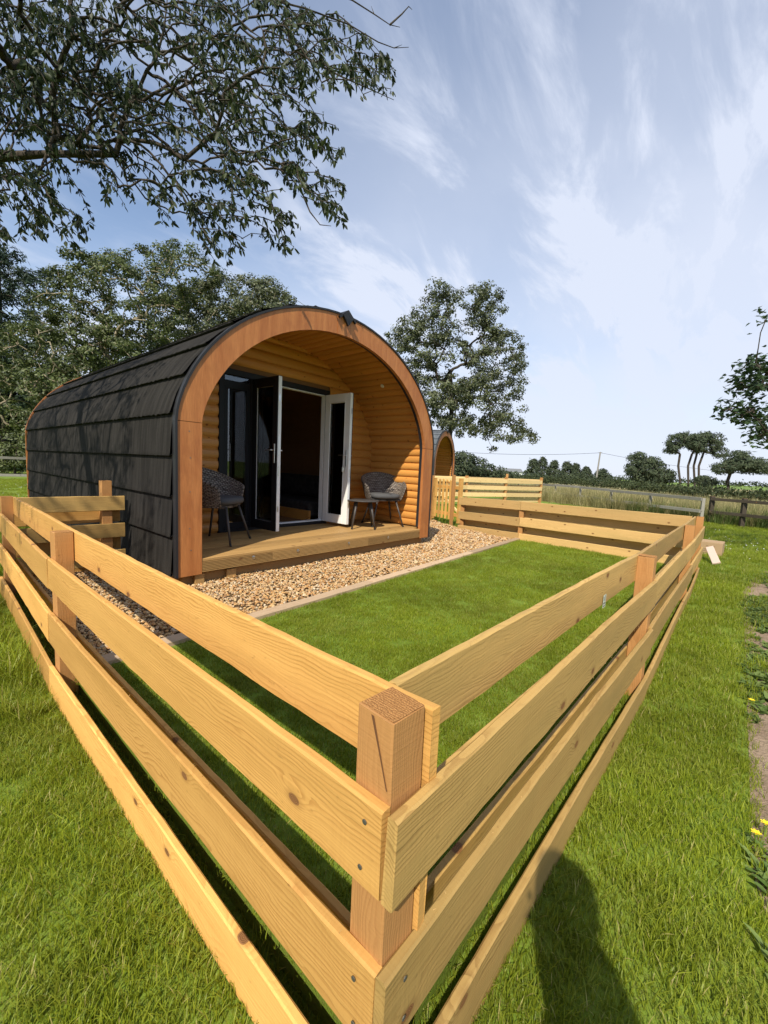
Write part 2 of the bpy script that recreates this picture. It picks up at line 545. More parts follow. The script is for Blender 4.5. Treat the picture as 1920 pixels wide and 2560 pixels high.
def leaf_mat(name, c0, c1, trans=0.35, rough=0.45, spec=0.35, back=None, dry=None):
    k = N(name, rough, spec)
    ge = k.n('ShaderNodeNewGeometry')
    ri = ge.outputs['Random Per Island']
    c = k.mix(ri, c0, c1)
    n = k.noise(ge.outputs['Position'], 0.9, 4)
    c = k.mul(c, k.mapr(n, 0.3, 0.7, 0.74, 1.22))
    if dry:
        c = k.mix(k.mapr(k.noise(ge.outputs['Position'], 2.6, 5, 0.65), 0.42, 0.75, 0.0, 0.40), c, dry)
        c = k.mix(k.mapr(ri, 0.90, 0.93, 0.0, 0.7), c, (0.50, 0.42, 0.18))
    if back:
        c = k.mix(k.math('MULTIPLY', ge.outputs['Backfacing'], 0.8), c, back)
    k.base(c)
    tr = k.n('ShaderNodeBsdfTranslucent')
    k.l(c, tr.inputs['Color'])
    ms = k.n('ShaderNodeMixShader'); ms.inputs[0].default_value = trans
    k.l(k.p.outputs[0], ms.inputs[1]); k.l(tr.outputs[0], ms.inputs[2])
    k.l(ms.outputs[0], k.o.inputs['Surface'])
    return k.m
MAT['cherry'] = leaf_mat('overhanging_leaf', (0.012, 0.024, 0.010), (0.065, 0.085, 0.026), 0.38, 0.5, 0.3)
MAT['olive'] = leaf_mat('olive_leaf', (0.032, 0.050, 0.013), (0.125, 0.150, 0.042), 0.30, 0.5, 0.4)
MAT['tree_mid'] = leaf_mat('windswept_leaf', (0.040, 0.056, 0.022), (0.140, 0.155, 0.066), 0.28, 0.45, 0.4)
MAT['conifer'] = leaf_mat('conifer_needle', (0.012, 0.026, 0.014), (0.034, 0.055, 0.026), 0.10, 0.6, 0.2)
MAT['far_leaf'] = leaf_mat('distant_leaf', (0.036, 0.055, 0.030), (0.080, 0.098, 0.048), 0.2, 0.6, 0.2)
MAT['maple'] = leaf_mat('maple_leaf', (0.022, 0.048, 0.018), (0.055, 0.090, 0.030), 0.30, 0.45, 0.4)
MAT['hedge'] = leaf_mat('hedge_leaf', (0.030, 0.045, 0.018), (0.075, 0.090, 0.035), 0.2, 0.6, 0.2)
MAT['blade'] = leaf_mat('grass_blade', (0.175, 0.240, 0.012), (0.340, 0.385, 0.036), 0.48, 0.45, 0.3, dry=(0.36, 0.38, 0.075))
MAT['dry_grass'] = leaf_mat('dry_grass_stem', (0.200, 0.200, 0.070), (0.560, 0.470, 0.240), 0.40, 0.6, 0.2)
MAT['weed'] = leaf_mat('weed_leaf', (0.085, 0.140, 0.028), (0.190, 0.250, 0.070), 0.40, 0.5, 0.25)

def bark_mat(name, c0, c1):
    k = N(name, 0.9, 0.15)
    n = k.noise(k.coord('Object', (1, 1, 0.35)), 18, 5, 0.65)
    k.base(k.mix(k.mapr(n, 0.3, 0.7), c0, c1))
    k.bump(n, 0.6, 0.02)
    return k.m
MAT['bark'] = bark_mat('dark_bark', (0.030, 0.024, 0.018), (0.085, 0.070, 0.055))
MAT['bark_pale'] = bark_mat('pale_bark', (0.16, 0.13, 0.085), (0.34, 0.29, 0.20))

def ground_mat(name, cols, scale=1.5, fine=60, bump=0.5):
    k = N(name, 0.95, 0.1)
    p = k.coord('Object')
    a = k.noise(p, scale, 5, 0.6)
    b = k.noise(p, fine, 4, 0.7)
    c = k.mix(k.mapr(a, 0.35, 0.65), cols[0], cols[1])
    c = k.mix(k.mapr(b, 0.45, 0.75), c, cols[2])
    k.base(c)
    k.bump(b, bump, 0.02)
    return k.m
MAT['turf'] = ground_mat('turf_soil', ((0.125, 0.190, 0.022), (0.170, 0.235, 0.030), (0.140, 0.150, 0.036)), 1.2, 90)
MAT['meadow'] = ground_mat('meadow_ground', ((0.130, 0.200, 0.030), (0.180, 0.245, 0.045), (0.120, 0.160, 0.035)), 0.35, 14, 0.8)
MAT['field'] = ground_mat('dry_field', ((0.28, 0.235, 0.125), (0.21, 0.20, 0.085), (0.17, 0.17, 0.065)), 0.12, 3.0, 0.8)
MAT['green_field'] = ground_mat('far_green_field', ((0.13, 0.20, 0.045), (0.17, 0.24, 0.06), (0.12, 0.17, 0.04)), 0.03, 0.8, 0.3)
MAT['soil'] = ground_mat('bare_soil', ((0.36, 0.265, 0.185), (0.26, 0.185, 0.125), (0.17, 0.135, 0.08)), 3.0, 70, 0.9)
MAT['gravel_base'] = ground_mat('gravel_dust', ((0.20, 0.125, 0.06), (0.13, 0.08, 0.04), (0.08, 0.05, 0.028)), 9.0, 70, 0.9)

def pebble_mat():
    k = N('gravel_stone', 0.75, 0.25)
    oi = k.n('ShaderNodeObjectInfo')
    r = oi.outputs['Random']
    cr = k.n('ShaderNodeValToRGB')
    k.l(r, cr.inputs[0])
    els = cr.color_ramp.elements
    els[0].position = 0.0; els[0].color = (0.32, 0.18, 0.085, 1)
    els[1].position = 1.0; els[1].color = (0.72, 0.61, 0.43, 1)
    for pos, c in ((0.2, (0.52, 0.27, 0.10)), (0.4, (0.58, 0.36, 0.15)), (0.6, (0.66, 0.49, 0.265)), (0.8, (0.48, 0.30, 0.165))):
        e = els.new(pos); e.color = (*c, 1)
    n = k.noise(k.coord('Object'), 3.0, 4)
    k.base(k.mul(cr.outputs[0], k.mapr(n, 0.25, 0.75, 0.8, 1.2)))
    k.bump(n, 0.4, 0.1)
    return k.m
MAT['pebble'] = pebble_mat()
# ------------------------------------------------------------------ ground, paths, beds
def sheet(name, poly, z, mat, kind='structure', skirt=0.0):
    b = MB()
    n = len(poly)
    b.add([(x, y, z) for x, y in poly], [tuple(range(n))])
    if skirt:
        b.add([(x, y, z) for x, y in poly] + [(x, y, z - skirt) for x, y in poly],
              [(i, i + n, (i + 1) % n + n, (i + 1) % n) for i in range(n)])
    o = b.build(name, mat)
    o['kind'] = kind
    return o

sheet('ground', [(-1500, -1500), (1500, -1500), (1500, 1500), (-1500, 1500)], 0.0, MAT['meadow'])
def uneven(name, x0, x1, y0, y1, z, n, m, amp, mat, inside=None):
    """a ground sheet with gentle lumps"""
    X, Y = np.meshgrid(np.linspace(x0, x1, n), np.linspace(y0, y1, m), indexing='ij')
    Z = z + amp * (np.sin(X * 2.1 + 1.3 * Y) * 0.5 + np.sin(3.7 * Y - 1.1 * X) * 0.5)
    v = np.stack([X.ravel(), Y.ravel(), Z.ravel()], 1)
    i = np.arange(n * m).reshape(n, m)
    f = np.stack([i[:-1, :-1].ravel(), i[1:, :-1].ravel(), i[1:, 1:].ravel(), i[:-1, 1:].ravel()], 1)
    o = link(name, new_mesh(name, v, f, True), mat)
    o['kind'] = 'structure'
    return o

LAWN_Z = 0.085
# turf laid round the outside of the fence and the weedy soil beyond it
sheet('outer_turf', [(-9, -6), (0.2, -6), (0.9, -0.30), (1.7, -0.155), (6.4, -0.13), (7.4, -0.10), (7.6, 4.6), (1.3, 10.5), (-9, 14)], 0.004, MAT['turf'])
sheet('soil_strip', [(0.25, -6), (0.95, -0.30), (1.72, -0.155), (6.4, -0.135), (8.2, -0.35), (7.6, -1.4), (4.0, -2.6), (3.0, -6)], 0.005, MAT['soil'])
sheet('lawn', [(0.55, 0.425), (2.7, 0.392), (7.00, 0.41), (7.14, 2.93), (0.55, 2.60)], LAWN_Z, MAT['turf'], skirt=0.083)
sheet('gravel_bed', [(0.555, 2.63), (7.14, 2.98), (7.45, 4.3), (8.3, 5.7), (5.5, 6.2), (1.9, 6.0), (0.62, 4.68)], LAWN_Z - 0.012, MAT['gravel_base'], skirt=0.07)
sheet('field', [(15.5, -30), (15.3, -4), (17.3, 1.2), (20.2, 6.5), (24.5, 14), (60, 60), (170, 40), (150, -60)], 0.006, MAT['field'])
def far_pt(px, depth):
    p = at(px, 1280, depth)
    return (p[0], p[1])
sheet('far_field', [far_pt(1500, 150), far_pt(2300, 90), far_pt(2600, 400), far_pt(1300, 420)], 0.012, MAT['green_field'])

# kerb timbers between gravel and lawn
def plank_mesh(L, h, t, seed, wob=0.0025, ch=0.004, seg=None, ends=0.0):
    """a sawn board: length on X, thickness on Y, height on Z from 0; slightly uneven faces and arrises"""
    g = np.random.default_rng(seed)
    n = seg or max(4, int(L / 0.07))
    xs = np.linspace(0, L, n + 1)
    prof = np.array([(0, ch), (ch, 0), (t - ch, 0), (t, ch), (t, h - ch), (t - ch, h), (ch, h), (0, h - ch)])
    ph = g.uniform(0, 6.28, 6)
    vs = []
    for i, x in enumerate(xs):
        top = wob * (0.7 * math.sin(x * 2.3 + ph[0]) + 0.2 * math.sin(x * 9.7 + ph[1])) + g.normal(0, wob * 0.28)
        bot = wob * (0.7 * math.sin(x * 2.0 + ph[2]) + 0.2 * math.sin(x * 11.3 + ph[3])) + g.normal(0, wob * 0.28)
        bow = wob * 1.4 * math.sin(x * 1.6 + ph[4])
        for j, (yy, zz) in enumerate(prof):
            dzv = top if zz > h / 2 else bot
            ex = 0.0
            if i == 0 or i == n:
                ex = g.normal(0, ends)
            vs.append((x + ex, yy + bow + g.normal(0, wob * 0.12), zz + dzv))
    fs = []
    for i in range(n):
        for j in range(8):
            j2 = (j + 1) % 8
            fs.append((i * 8 + j, i * 8 + j2, (i + 1) * 8 + j2, (i + 1) * 8 + j))
    fs.append(tuple(range(8)))
    fs.append(tuple(n * 8 + j for j in range(7, -1, -1)))
    fs = [tuple(reversed(q)) for q in fs]
    return new_mesh('board', vs, fs)

SEED = [100]
def board(name, a, b, h, t, mat, parent, side=0.0, wob=0.0025, ch=0.004, ends=0.001):
    """board from a to b (points of its lower edge on the fence line); side shifts it along its local Y"""
    SEED[0] += 1
    a = Vector(a); b = Vector(b)
    d = b - a
    L = d.length
    me = plank_mesh(L, h, t, SEED[0], wob, ch, ends=ends)
    X = d.normalized()
    Y = Vector((0, 0, 1)).cross(X).normalized()
    Z = X.cross(Y)
    m = Matrix((X, Y, Z)).transposed().to_4x4()
    m.translation = a + Y * side
    o = link(name, me, mat)
    if parent is not None:
        o.parent = parent
        o.matrix_basis = Matrix.Translation(parent.location).inverted() @ m
    else:
        o.matrix_basis = m
    return o

def post(name, x, y, z0, z1, w, mat, parent, rz=0.0, ch=0.003, cut=0.0):
    """square post, its length on local X so that the grain runs up it"""
    SEED[0] += 1
    me = plank_mesh(z1 - z0, w, w, SEED[0], 0.0016, ch, seg=8, ends=0.0015)
    m = Matrix.Rotation(rz, 4, 'Z') @ Matrix(((0, 1, 0, -w / 2), (0, 0, 1, -w / 2), (1, 0, 0, 0), (0, 0, 0, 1)))
    m = Matrix.Translation((x, y, z0)) @ m
    o = link(name, me, mat)
    if parent is not None:
        o.parent = parent
        o.matrix_basis = Matrix.Translation(parent.location).inverted() @ m
        L_ = z1 - z0
        e = MB(); n_ = 7
        g_ = np.random.default_rng(SEED[0])
        for i in range(n_):
            for j in range(n_):
                e.v.append((L_ + 0.0016 + abs(g_.normal(0, 0.0006)), 0.0025 + (w - 0.005) * i / (n_ - 1), 0.0025 + (w - 0.005) * j / (n_ - 1)))
        e.f = [(i * n_ + j, i * n_ + j + 1, (i + 1) * n_ + j + 1, (i + 1) * n_ + j) for i in range(n_ - 1) for j in range(n_ - 1)]
        e.build('end_grain', MAT['end'], o)
    else:
        o.matrix_basis = m
    return o

kerb = empty('kerb', (0.6, 2.6, 0.0))
tag(kerb, 'low pale timber kerb between the gravel and the lawn', 'kerb')
KA, KB = Vector((0.57, 2.635, 0)), Vector((7.12, 2.975, 0))
cuts = [0.0, 0.37, 0.71, 1.0]
for i in range(3):
    p = KA.lerp(KB, cuts[i] + (0.0006 if i else 0)); q = KA.lerp(KB, cuts[i + 1])
    board('kerb_timber', (p.x, p.y, -0.05), (q.x, q.y, -0.05), 0.165, 0.095, MAT['kerb'], kerb, side=-0.10, wob=0.003, ch=0.006)

# ------------------------------------------------------------------ fences round the garden
RH, RT = 0.152, 0.021
PW = 0.078
IN_Z = (0.700, 0.425, 0.165)
OUT_Z = (0.570, 0.288, 0.002)
def screws(rail, L, xs, outer_y):
    for x in xs:
        for z in (0.035, 0.118):
            b = MB()
            b.lathe([(0.0045, 0.0), (0.0045, 0.0012), (0.003, 0.0016)], 8)
            s = b.build('screw', MAT['screw'], rail)
            s.location = (x + rnd.uniform(-0.006, 0.006), outer_y, z + rnd.uniform(-0.008, 0.008))
            s.rotation_euler = (R_(90) if outer_y <= 0.001 else R_(-90), 0, 0)

# left run: corner, L1, L2
left_run = empty('garden_fence', (0.50, 2.5, 0))
tag(left_run, 'sunlit left side of the garden fence, from the near corner post to the pod', 'fence', 'timber fences round the garden')
C0 = (0.506, 0.394)
post('post', C0[0], C0[1], -0.3, 0.857, PW, MAT['post'], left_run, R_(-4))
post('post', 0.507, 2.525, -0.3, 0.852, PW, MAT['post'], left_run, R_(1))
post('post', 0.570, 4.700, -0.3, 0.850, PW, MAT['post'], left_run, R_(-2))
for k, z in enumerate(OUT_Z):
    h = RH if k != 1 else 0.156
    a = board('rail', (0.468, 2.530 + 0.02 * k, z + 0.002), (0.467, 0.3565, z + (0.004, -0.002, 0.003)[k]), h, RT, MAT['rail'], left_run, side=-RT - 0.001)
    screws(a, 0, (2.135 + 0.02 * k,), -0.0002)
    board('rail', (0.530, 4.76, z + 0.002), (0.4675, 2.533 + 0.02 * k, z + 0.002), h, RT, MAT['rail'], left_run, side=-RT - 0.001)
for k, z in enumerate(IN_Z):
    board('rail', (0.546, 2.52, z), (0.546, (0.342, 0.346, 0.395)[k], z + 0.001), RH, RT, MAT['rail'], left_run, side=0.001, ends=0.002)
    board('rail', (0.609, 4.66, z), (0.546, 2.524, z), RH, RT, MAT['rail'], left_run, side=0.001)

# right run: corner, R1, R2, R3
right_run = empty('garden_fence', (3.5, 0.36, 0))
tag(right_run, 'front side of the new timber garden fence running right from the near corner post', 'fence', 'timber fences round the garden')
RP = [(0.506, 0.394, 0.0), (2.715, 0.360, -0.030), (5.30, 0.365, -0.050), (6.985, 0.382, -0.060)]
for (x, y, dz), rz in zip(RP[1:], (R_(-2), R_(3), R_(0))):
    post('post', x, y, -0.3, 0.850 + dz, PW + 0.004, MAT['post'], right_run, rz)
hw = PW / 2
for k, z in enumerate(OUT_Z):
    zz = z + (0.004, 0.008, 0.0)[k]
    for i in range(3):
        xa, ya, da = RP[i]; xb, yb, db = RP[i + 1]
        p = (0.4475 if i == 0 else xa + 0.001, ya - hw - 0.001, zz + da - (0.0 if i == 0 else 0.004))
        q = (xb - 0.001 if i < 2 else xb + 0.05, yb - hw - 0.003, zz + db - (0.004 if k < 2 else 0.0))
        r = board('rail', p, q, RH, RT, MAT['rail_dark'], right_run, side=-RT, wob=0.003)
        if i == 0:
            screws(r, 0, (0.045,), -0.0002)
for k, z in enumerate(IN_Z):
    for i in range(3):
        xa, ya, da = RP[i]; xb, yb, db = RP[i + 1]
        p = (0.569 if i == 0 else xa + 0.001, ya + hw + 0.003, z + da)
        q = (xb - 0.001 if i < 2 else xb - 0.03, yb + hw + 0.005, z + db)
        board('rail', p, q, RH, RT, MAT['rail_dark'], right_run, side=0.0)

# far run: R3, F2, F3
far_run = empty('garden_fence', (7.1, 2.5, 0))
tag(far_run, 'far side of the garden fence, running from the right corner to the picket gate', 'fence', 'timber fences round the garden')
FP = [(7.03, 0.42, 0.785), (7.175, 2.91, 0.772), (7.475, 4.27, 0.725)]
post('post', FP[1][0], FP[1][1], -0.3, 0.765, PW, MAT['post'], far_run, R_(4))
post('post', FP[2][0], FP[2][1], -0.3, 0.720, PW, MAT['post'], far_run, R_(12))
for i in range(2):
    (xa, ya, za), (xb, yb, zb) = FP[i], FP[i + 1]
    for dz in (0.155, 0.445, 0.725):
        board('rail', (xa - (0.01 if i == 0 else 0.0), ya + (0.045 if i == 0 else 0.001), za - dz), (xb, yb + (0.0 if i == 0 else 0.05), zb - dz), RH + 0.004, RT, MAT['rail_pale'], far_run, side=hw + 0.004)
    for dz in (0.30, 0.59):
        board('rail', (xa, ya + 0.001, za - dz), (xb, yb - 0.001, zb - dz), RH, RT, MAT['rail_pale'], far_run, side=-hw - RT - 0.004)

# short rear run beside the pod
rear_run = empty('garden_fence', (1.0, 4.7, 0))
tag(rear_run, 'short shaded length of garden fence meeting the dark side of the pod', 'fence', 'timber fences round the garden')
post('post', 1.318, 4.775, -0.3, 0.985, 0.088, MAT['post'], rear_run, R_(1))
for z in (0.692, 0.420, 0.150):
    board('rail', (0.625, 4.725, z + 0.004), (1.462, 4.728, z), RH - 0.008, RT, MAT['rail_dark'], rear_run, side=-RT + 0.001)
for z in (0.565, 0.285, 0.02):
    board('rail', (0.615, 4.822, z), (1.455, 4.824, z), RH - 0.008, RT, MAT['rail'], rear_run, side=0.0)

# ------------------------------------------------------------------ picket gate
gx0, gy0 = 7.93, 4.64
gdir = Vector((0.32, 0.95, 0)).normalized()
gang = math.atan2(gdir.y, gdir.x)
gate = empty('picket_gate', (gx0, gy0, 0.11), gang)
tag(gate, 'small round-topped wooden picket gate beside the right corner of the pod', 'gate')
def gbox(name, x0, x1, y0, y1, z0, z1, mat=MAT['rail'], ch=0.003):
    b = MB(); b.box(0, x1 - x0, 0, y1 - y0, 0, z1 - z0, ch)
    return b.build(name, mat, gate, loc=(x0, y0, z0))
def picket(x, z0, z1, w, t=0.02):
    r = w / 2
    poly = [(0, -r), (z1 - z0 - r, -r)] + [(z1 - z0 - r + r * math.sin(a), -r * math.cos(a)) for a in np.linspace(0.35, math.pi - 0.35, 7)] + [(z1 - z0 - r, r), (0, r)]
    b = MB(); b.prism([(u, w_) for u, w_ in poly], 'z', 0, t)
    o = b.build('picket', MAT['rail'], gate)
    o.rotation_euler = (0, R_(-90), R_(-90))
    o.matrix_basis = Matrix.Translation((x, 0.0, z0)) @ Matrix(((0, -1, 0, 0), (0, 0, 1, 0.022), (1, 0, 0, 0), (0, 0, 0, 1)))
    return o
gbox('stile', -0.036, 0.036, -0.06, 0.018, 0.0, 0.985, MAT['rail'])
for k in range(6):
    picket(0.150 + 0.128 * k, 0.06, 0.955 - 0.010 * abs(k - 3), 0.058)
for z in (0.735, 0.135):
    gbox('gate_rail', 0.037, 0.86, -0.022, 0.020, z, z + 0.075, MAT['rail'])
br = board('brace', (0, 0, 0), (0.90, 0, 0), 0.055, 0.030, MAT['fresh'], None)
br.parent = gate
br.matrix_basis = Matrix.Translation((0.05, -0.054, 0.20)) @ Matrix.Rotation(R_(-30.5), 4, 'Y')
gbox('hinge_stile', 0.861, 0.93, -0.04, 0.020, 0.0, 0.96, MAT['rail'])
latch = MB(); latch.box(-0.095, -0.04, -0.095, -0.07, 0.50, 0.545, 0.004); latch.box(-0.10, 0.03, -0.078, -0.062, 0.518, 0.530)
latch.tube([(-0.07, -0.10, 0.52), (-0.07, -0.13, 0.515), (-0.07, -0.13, 0.47)], 0.006, 6)
latch.build('latch', MAT['black_iron'], gate)
for z in (0.772, 0.172):
    b = MB(); b.box(0.50, 0.86, -0.030, -0.0225, z - 0.017, z + 0.017); b.build('hinge_strap', MAT['black_iron'], gate)
gp = post('gate_post', gx0 + gdir.x * 1.02, gy0 + gdir.y * 1.02, -0.3, 1.12, 0.09, MAT['post'], None, gang)
tag(gp, 'square timber gate post at the hinge side of the picket gate, behind the pod corner', 'post')
gp2 = post('gate_post', gx0 - 0.02, gy0 + 0.16, -0.3, 1.16, 0.06, MAT['post'], None, gang)
tag(gp2, 'slim timber post showing just above the latch side of the picket gate', 'post')

# ------------------------------------------------------------------ newer fence of the neighbouring plot
n_run = empty('neighbour_fence', (14.5, 7.0, 0.1))
tag(n_run, 'pale knotty new fence of the next plot, behind the picket gate', 'fence')
A3, B3 = Vector((9.9, 9.0, 0.10)), Vector((16.9, 6.17, 0.12))
ndir = (B3 - A3).normalized()
nn = 4
for i in range(nn + 1):
    p = A3.lerp(B3, i / nn)
    post('post', p.x, p.y, -0.2, p.z + (1.0 if i < nn else 1.04), 0.085, MAT['post'], n_run, math.atan2(ndir.y, ndir.x))
for i in range(nn):
    p = A3.lerp(B3, i / nn); q = A3.lerp(B3, (i + 1) / nn)
    for z in (0.765, 0.505, 0.245):
        board('rail', (p.x, p.y, p.z + z), (q.x, q.y, q.z + z), 0.150, 0.02, MAT['fresh'], n_run, side=-0.064)
    for z in (0.885, 0.640, 0.38, 0.11):
        board('rail', (p.x, p.y, p.z + z - 0.07), (q.x, q.y, q.z + z - 0.07), 0.140, 0.02, MAT['fresh'], n_run, side=0.044)
np_ = at(1267, 1205, 20.5)
o = post('fence_post', np_[0], np_[1], -0.2, 1.24 + 0.0, 0.11, MAT['post'], None, 0.3)
tag(o, 'single reddish post rising above the pale new fence', 'post')

# ------------------------------------------------------------------ old grey pasture fence and the dark one beyond
p_run = empty('pasture_fence', tuple(ground_at(1500, 1240)[:2]) + (0,))
tag(p_run, 'old grey post-and-rail pasture fence standing in the tall dry grass', 'fence')
PA = at(1180, 1190, 34.0); PB = at(1760, 1240, 12.9)
PA = Vector((PA[0], PA[1], 0)); PB = Vector((PB[0], PB[1], 0))
cnt = 10
pts = [PA.lerp(PB, i / cnt) for i in range(cnt + 1)]
for i, p in enumerate(pts):
    post('post', p.x, p.y, -0.3, 0.80 - 0.02 * (i % 3), 0.085, MAT['grey_wood'], p_run, 0.4)
for i in range(cnt):
    p, q = pts[i], pts[i + 1]
    sag = rnd.uniform(-0.03, 0.02)
    board('rail', (p.x, p.y, 0.72 + sag), (q.x, q.y, 0.72 + rnd.uniform(-0.03, 0.02)), 0.10, 0.035, MAT['grey_wood'], p_run, side=-0.09)
    board('rail', (p.x, p.y, 0.32 + sag), (q.x, q.y, 0.32), 0.10, 0.035, MAT['grey_wood'], p_run, side=-0.09)
d_run = empty('paddock_fence', (14, -1, 0))
tag(d_run, 'dark tarred post-and-rail fence above the tall grass at the right edge', 'fence')
DA = at(1781, 1250, 13.0); DB = at(2060, 1262, 10.6)
DA = Vector((DA[0], DA[1], 0)); DB = Vector((DB[0], DB[1], 0))
dp = [DA.lerp(DB, i / 3) for i in range(4)]
for p in dp:
    post('post', p.x, p.y, -0.3, 0.85, 0.11, MAT['dark_wood'], d_run, 0.5)
for i in range(3):
    p, q = dp[i], dp[i + 1]
    for z in (0.72, 0.32):
        board('rail', (p.x, p.y, z), (q.x, q.y, z), 0.09, 0.04, MAT['dark_wood'], d_run, side=-0.1)

# low fence far behind on the left
b_run = empty('back_fence', (3, 24, 0))
tag(b_run, 'low grey rail fence under the trees at the left edge, beyond the lawn', 'fence')
bp = [Vector((-3.0 + 2.3 * i, 24.6 - 0.25 * i, 0)) for i in range(5)]
for p in bp:
    post('post', p.x, p.y, -0.3, 1.05, 0.10, MAT['grey_wood'], b_run)
for i in range(4):
    for z in (0.86, 0.12):
        board('rail', (bp[i].x, bp[i].y, z), (bp[i + 1].x, bp[i + 1].y, z), 0.11, 0.035, MAT['grey_wood'], b_run, side=-0.09)

# splinters, a split in the corner post and a stapled tag: small marks on the nearest timber
def spikes(name, parent, pts, mat):
    b = MB()
    for (x, y, z, dx_, dy_, dz_, w) in pts:
        b.add([(x - w, y, z), (x + w, y, z), (x, y + w, z), (x + dx_, y + dy_, z + dz_)], [(0, 1, 3), (1, 2, 3), (2, 0, 3)])
    o = b.build(name, mat, parent)
    o.matrix_basis = Matrix.Translation(parent.location).inverted()
    return o
sp_pts = []
for k in range(9):
    sp_pts.append((0.549 + 0.002 * k, 0.345 + rnd.uniform(0, 0.004), 0.703, rnd.uniform(-0.004, 0.006), rnd.uniform(-0.006, 0.002), -rnd.uniform(0.004, 0.018), 0.0016))
    sp_pts.append((0.549 + 0.002 * k, 0.349 + rnd.uniform(0, 0.004), 0.428, rnd.uniform(-0.004, 0.006), rnd.uniform(-0.006, 0.002), -rnd.uniform(0.004, 0.016), 0.0016))
for k in range(16):
    sp_pts.append((0.470 + 0.002 * k * rnd.random(), 0.357 + 0.075 * rnd.random(), 0.8575, rnd.uniform(-0.006, 0.002), rnd.uniform(-0.004, 0.004), rnd.uniform(-0.002, 0.006), 0.0011))
spikes('splinter', left_run, sp_pts, MAT['rail_pale'])
def edge_splinters(run, a, b_, n, zj, seed):
    q = random.Random(seed); pts_ = []
    for i in range(n):
        f = q.random()
        x = a[0] + (b_[0] - a[0]) * f; y = a[1] + (b_[1] - a[1]) * f; z = a[2] + (b_[2] - a[2]) * f
        pts_.append((x, y, z, q.uniform(-0.012, 0.012), q.uniform(-0.008, 0.004), q.uniform(-0.010, 0.002) if zj < 0 else q.uniform(0.0, 0.009), 0.0012))
    spikes('splinter', run, pts_, MAT['rail_pale'])
edge_splinters(left_run, (0.450, 0.40, 0.572), (0.450, 2.3, 0.572), 22, -1, 1)
edge_splinters(left_run, (0.458, 0.40, 0.444), (0.458, 1.6, 0.444), 14, 1, 2)
edge_splinters(right_run, (0.50, 0.336, 0.575), (2.5, 0.300, 0.548), 18, -1, 3)
edge_splinters(right_run, (0.50, 0.345, 0.449), (2.5, 0.308, 0.420), 16, 1, 4)
crack = MB()
def on_face(u, z):            # u metres back from the front edge of the corner post, on its left face
    d = Vector((-0.0699, 0.9976, 0)); n_ = Vector((-0.9976, -0.0699, 0))
    c = Vector((0.506, 0.394, 0)) + Matrix.Rotation(R_(-4), 3, 'Z') @ Vector((-PW / 2, -PW / 2, 0))
    d = Matrix.Rotation(R_(-4), 3, 'Z') @ Vector((0, 1, 0)); n_ = Matrix.Rotation(R_(-4), 3, 'Z') @ Vector((-1, 0, 0))
    return c + d * u + n_ * 0.0036 + Vector((0, 0, z))
crack.add([on_face(0.0455, 0.855), on_face(0.0395, 0.855), on_face(0.021, 0.800), on_face(0.0035, 0.748), on_face(0.0060, 0.748), on_face(0.0245, 0.800)], [(0, 1, 2, 5), (5, 2, 3, 4)])
co = crack.build('crack', plain('crack_shadow', (0.13, 0.055, 0.02), 0.95), left_run); co.matrix_basis = Matrix.Translation(left_run.location).inverted()
tagm = plain('paper_tag', (0.50, 0.54, 0.42), 0.7)
def face_pt(px, py):
    v = ROT @ np.array([(px - 960.0) / F_PX, (py - 1280.0) / F_PX, 1.0])
    xa, ya = 0.569, 0.394 + hw + 0.003; xb, yb = 2.714, 0.360 + hw + 0.005
    m_ = (yb - ya) / (xb - xa)
    t_ = (ya - m_ * xa) / (v[1] - m_ * v[0])
    return np.array([0, 0, CAM_H]) + v * t_
tp = face_pt(1509, 1505)
tg_ = MB(); tg_.box(-0.022, 0.022, -0.0012, -0.0004, -0.028, 0.030)
ti = MB(); ti.box(-0.014, -0.010, -0.0016, -0.0013, 0.004, 0.022); ti.box(0.004, 0.008, -0.0016, -0.0013, 0.002, 0.026); ti.box(-0.018, 0.014, -0.0016, -0.0013, -0.010, -0.006); ti.box(-0.018, 0.010, -0.0016, -0.0013, -0.022, -0.019)
for q_, nm_, mt_ in ((tg_, 'paper_tag', tagm), (ti, 'tag_print', MAT['trim'])):
    o = q_.build(nm_, mt_, right_run); o.location = Vector(tp) - right_run.location + Vector((0, -0.002, 0.004)); o.rotation_euler = (0, R_(0.8), R_(-0.9))
# ------------------------------------------------------------------ the glamping pod
CX, YF, YB = 3.49, 3.70, 10.02
ZB, ZS = 0.185, 1.565
HA = 1.715
def base_arc(n=41):
    """inner edge of the fascia arch as (x, z) from the left spring to the right one, relative to the centre"""
    th = np.linspace(math.pi, 0, n)
    x = HA * np.cos(th)
    ze = ZS + 1.19 * np.sin(th)
    zc = 0.931 + np.sqrt(np.maximum(1.824 ** 2 - x ** 2, 0))
    zc[0] = zc[-1] = ZS
    return np.stack([x, 0.5 * (ze + zc)], 1)
ARC = base_arc()
def arch(off, zb):
    """whole outline pushed outwards by off: left foot, left spring, arch, right spring, right foot"""
    p = ARC
    d = np.gradient(p, axis=0)
    d[0] = (0.25, 1); d[-1] = (0.25, -1)
    nrm = np.stack([-d[:, 1], d[:, 0]], 1)
    nrm /= np.linalg.norm(nrm, axis=1)[:, None]
    q = p + nrm * off
    q[0] = (-HA - off, ZS + 0.0); q[-1] = (HA + off, ZS + 0.0)
    return np.vstack([[(-HA - off, zb)], q, [(HA + off, zb)]])

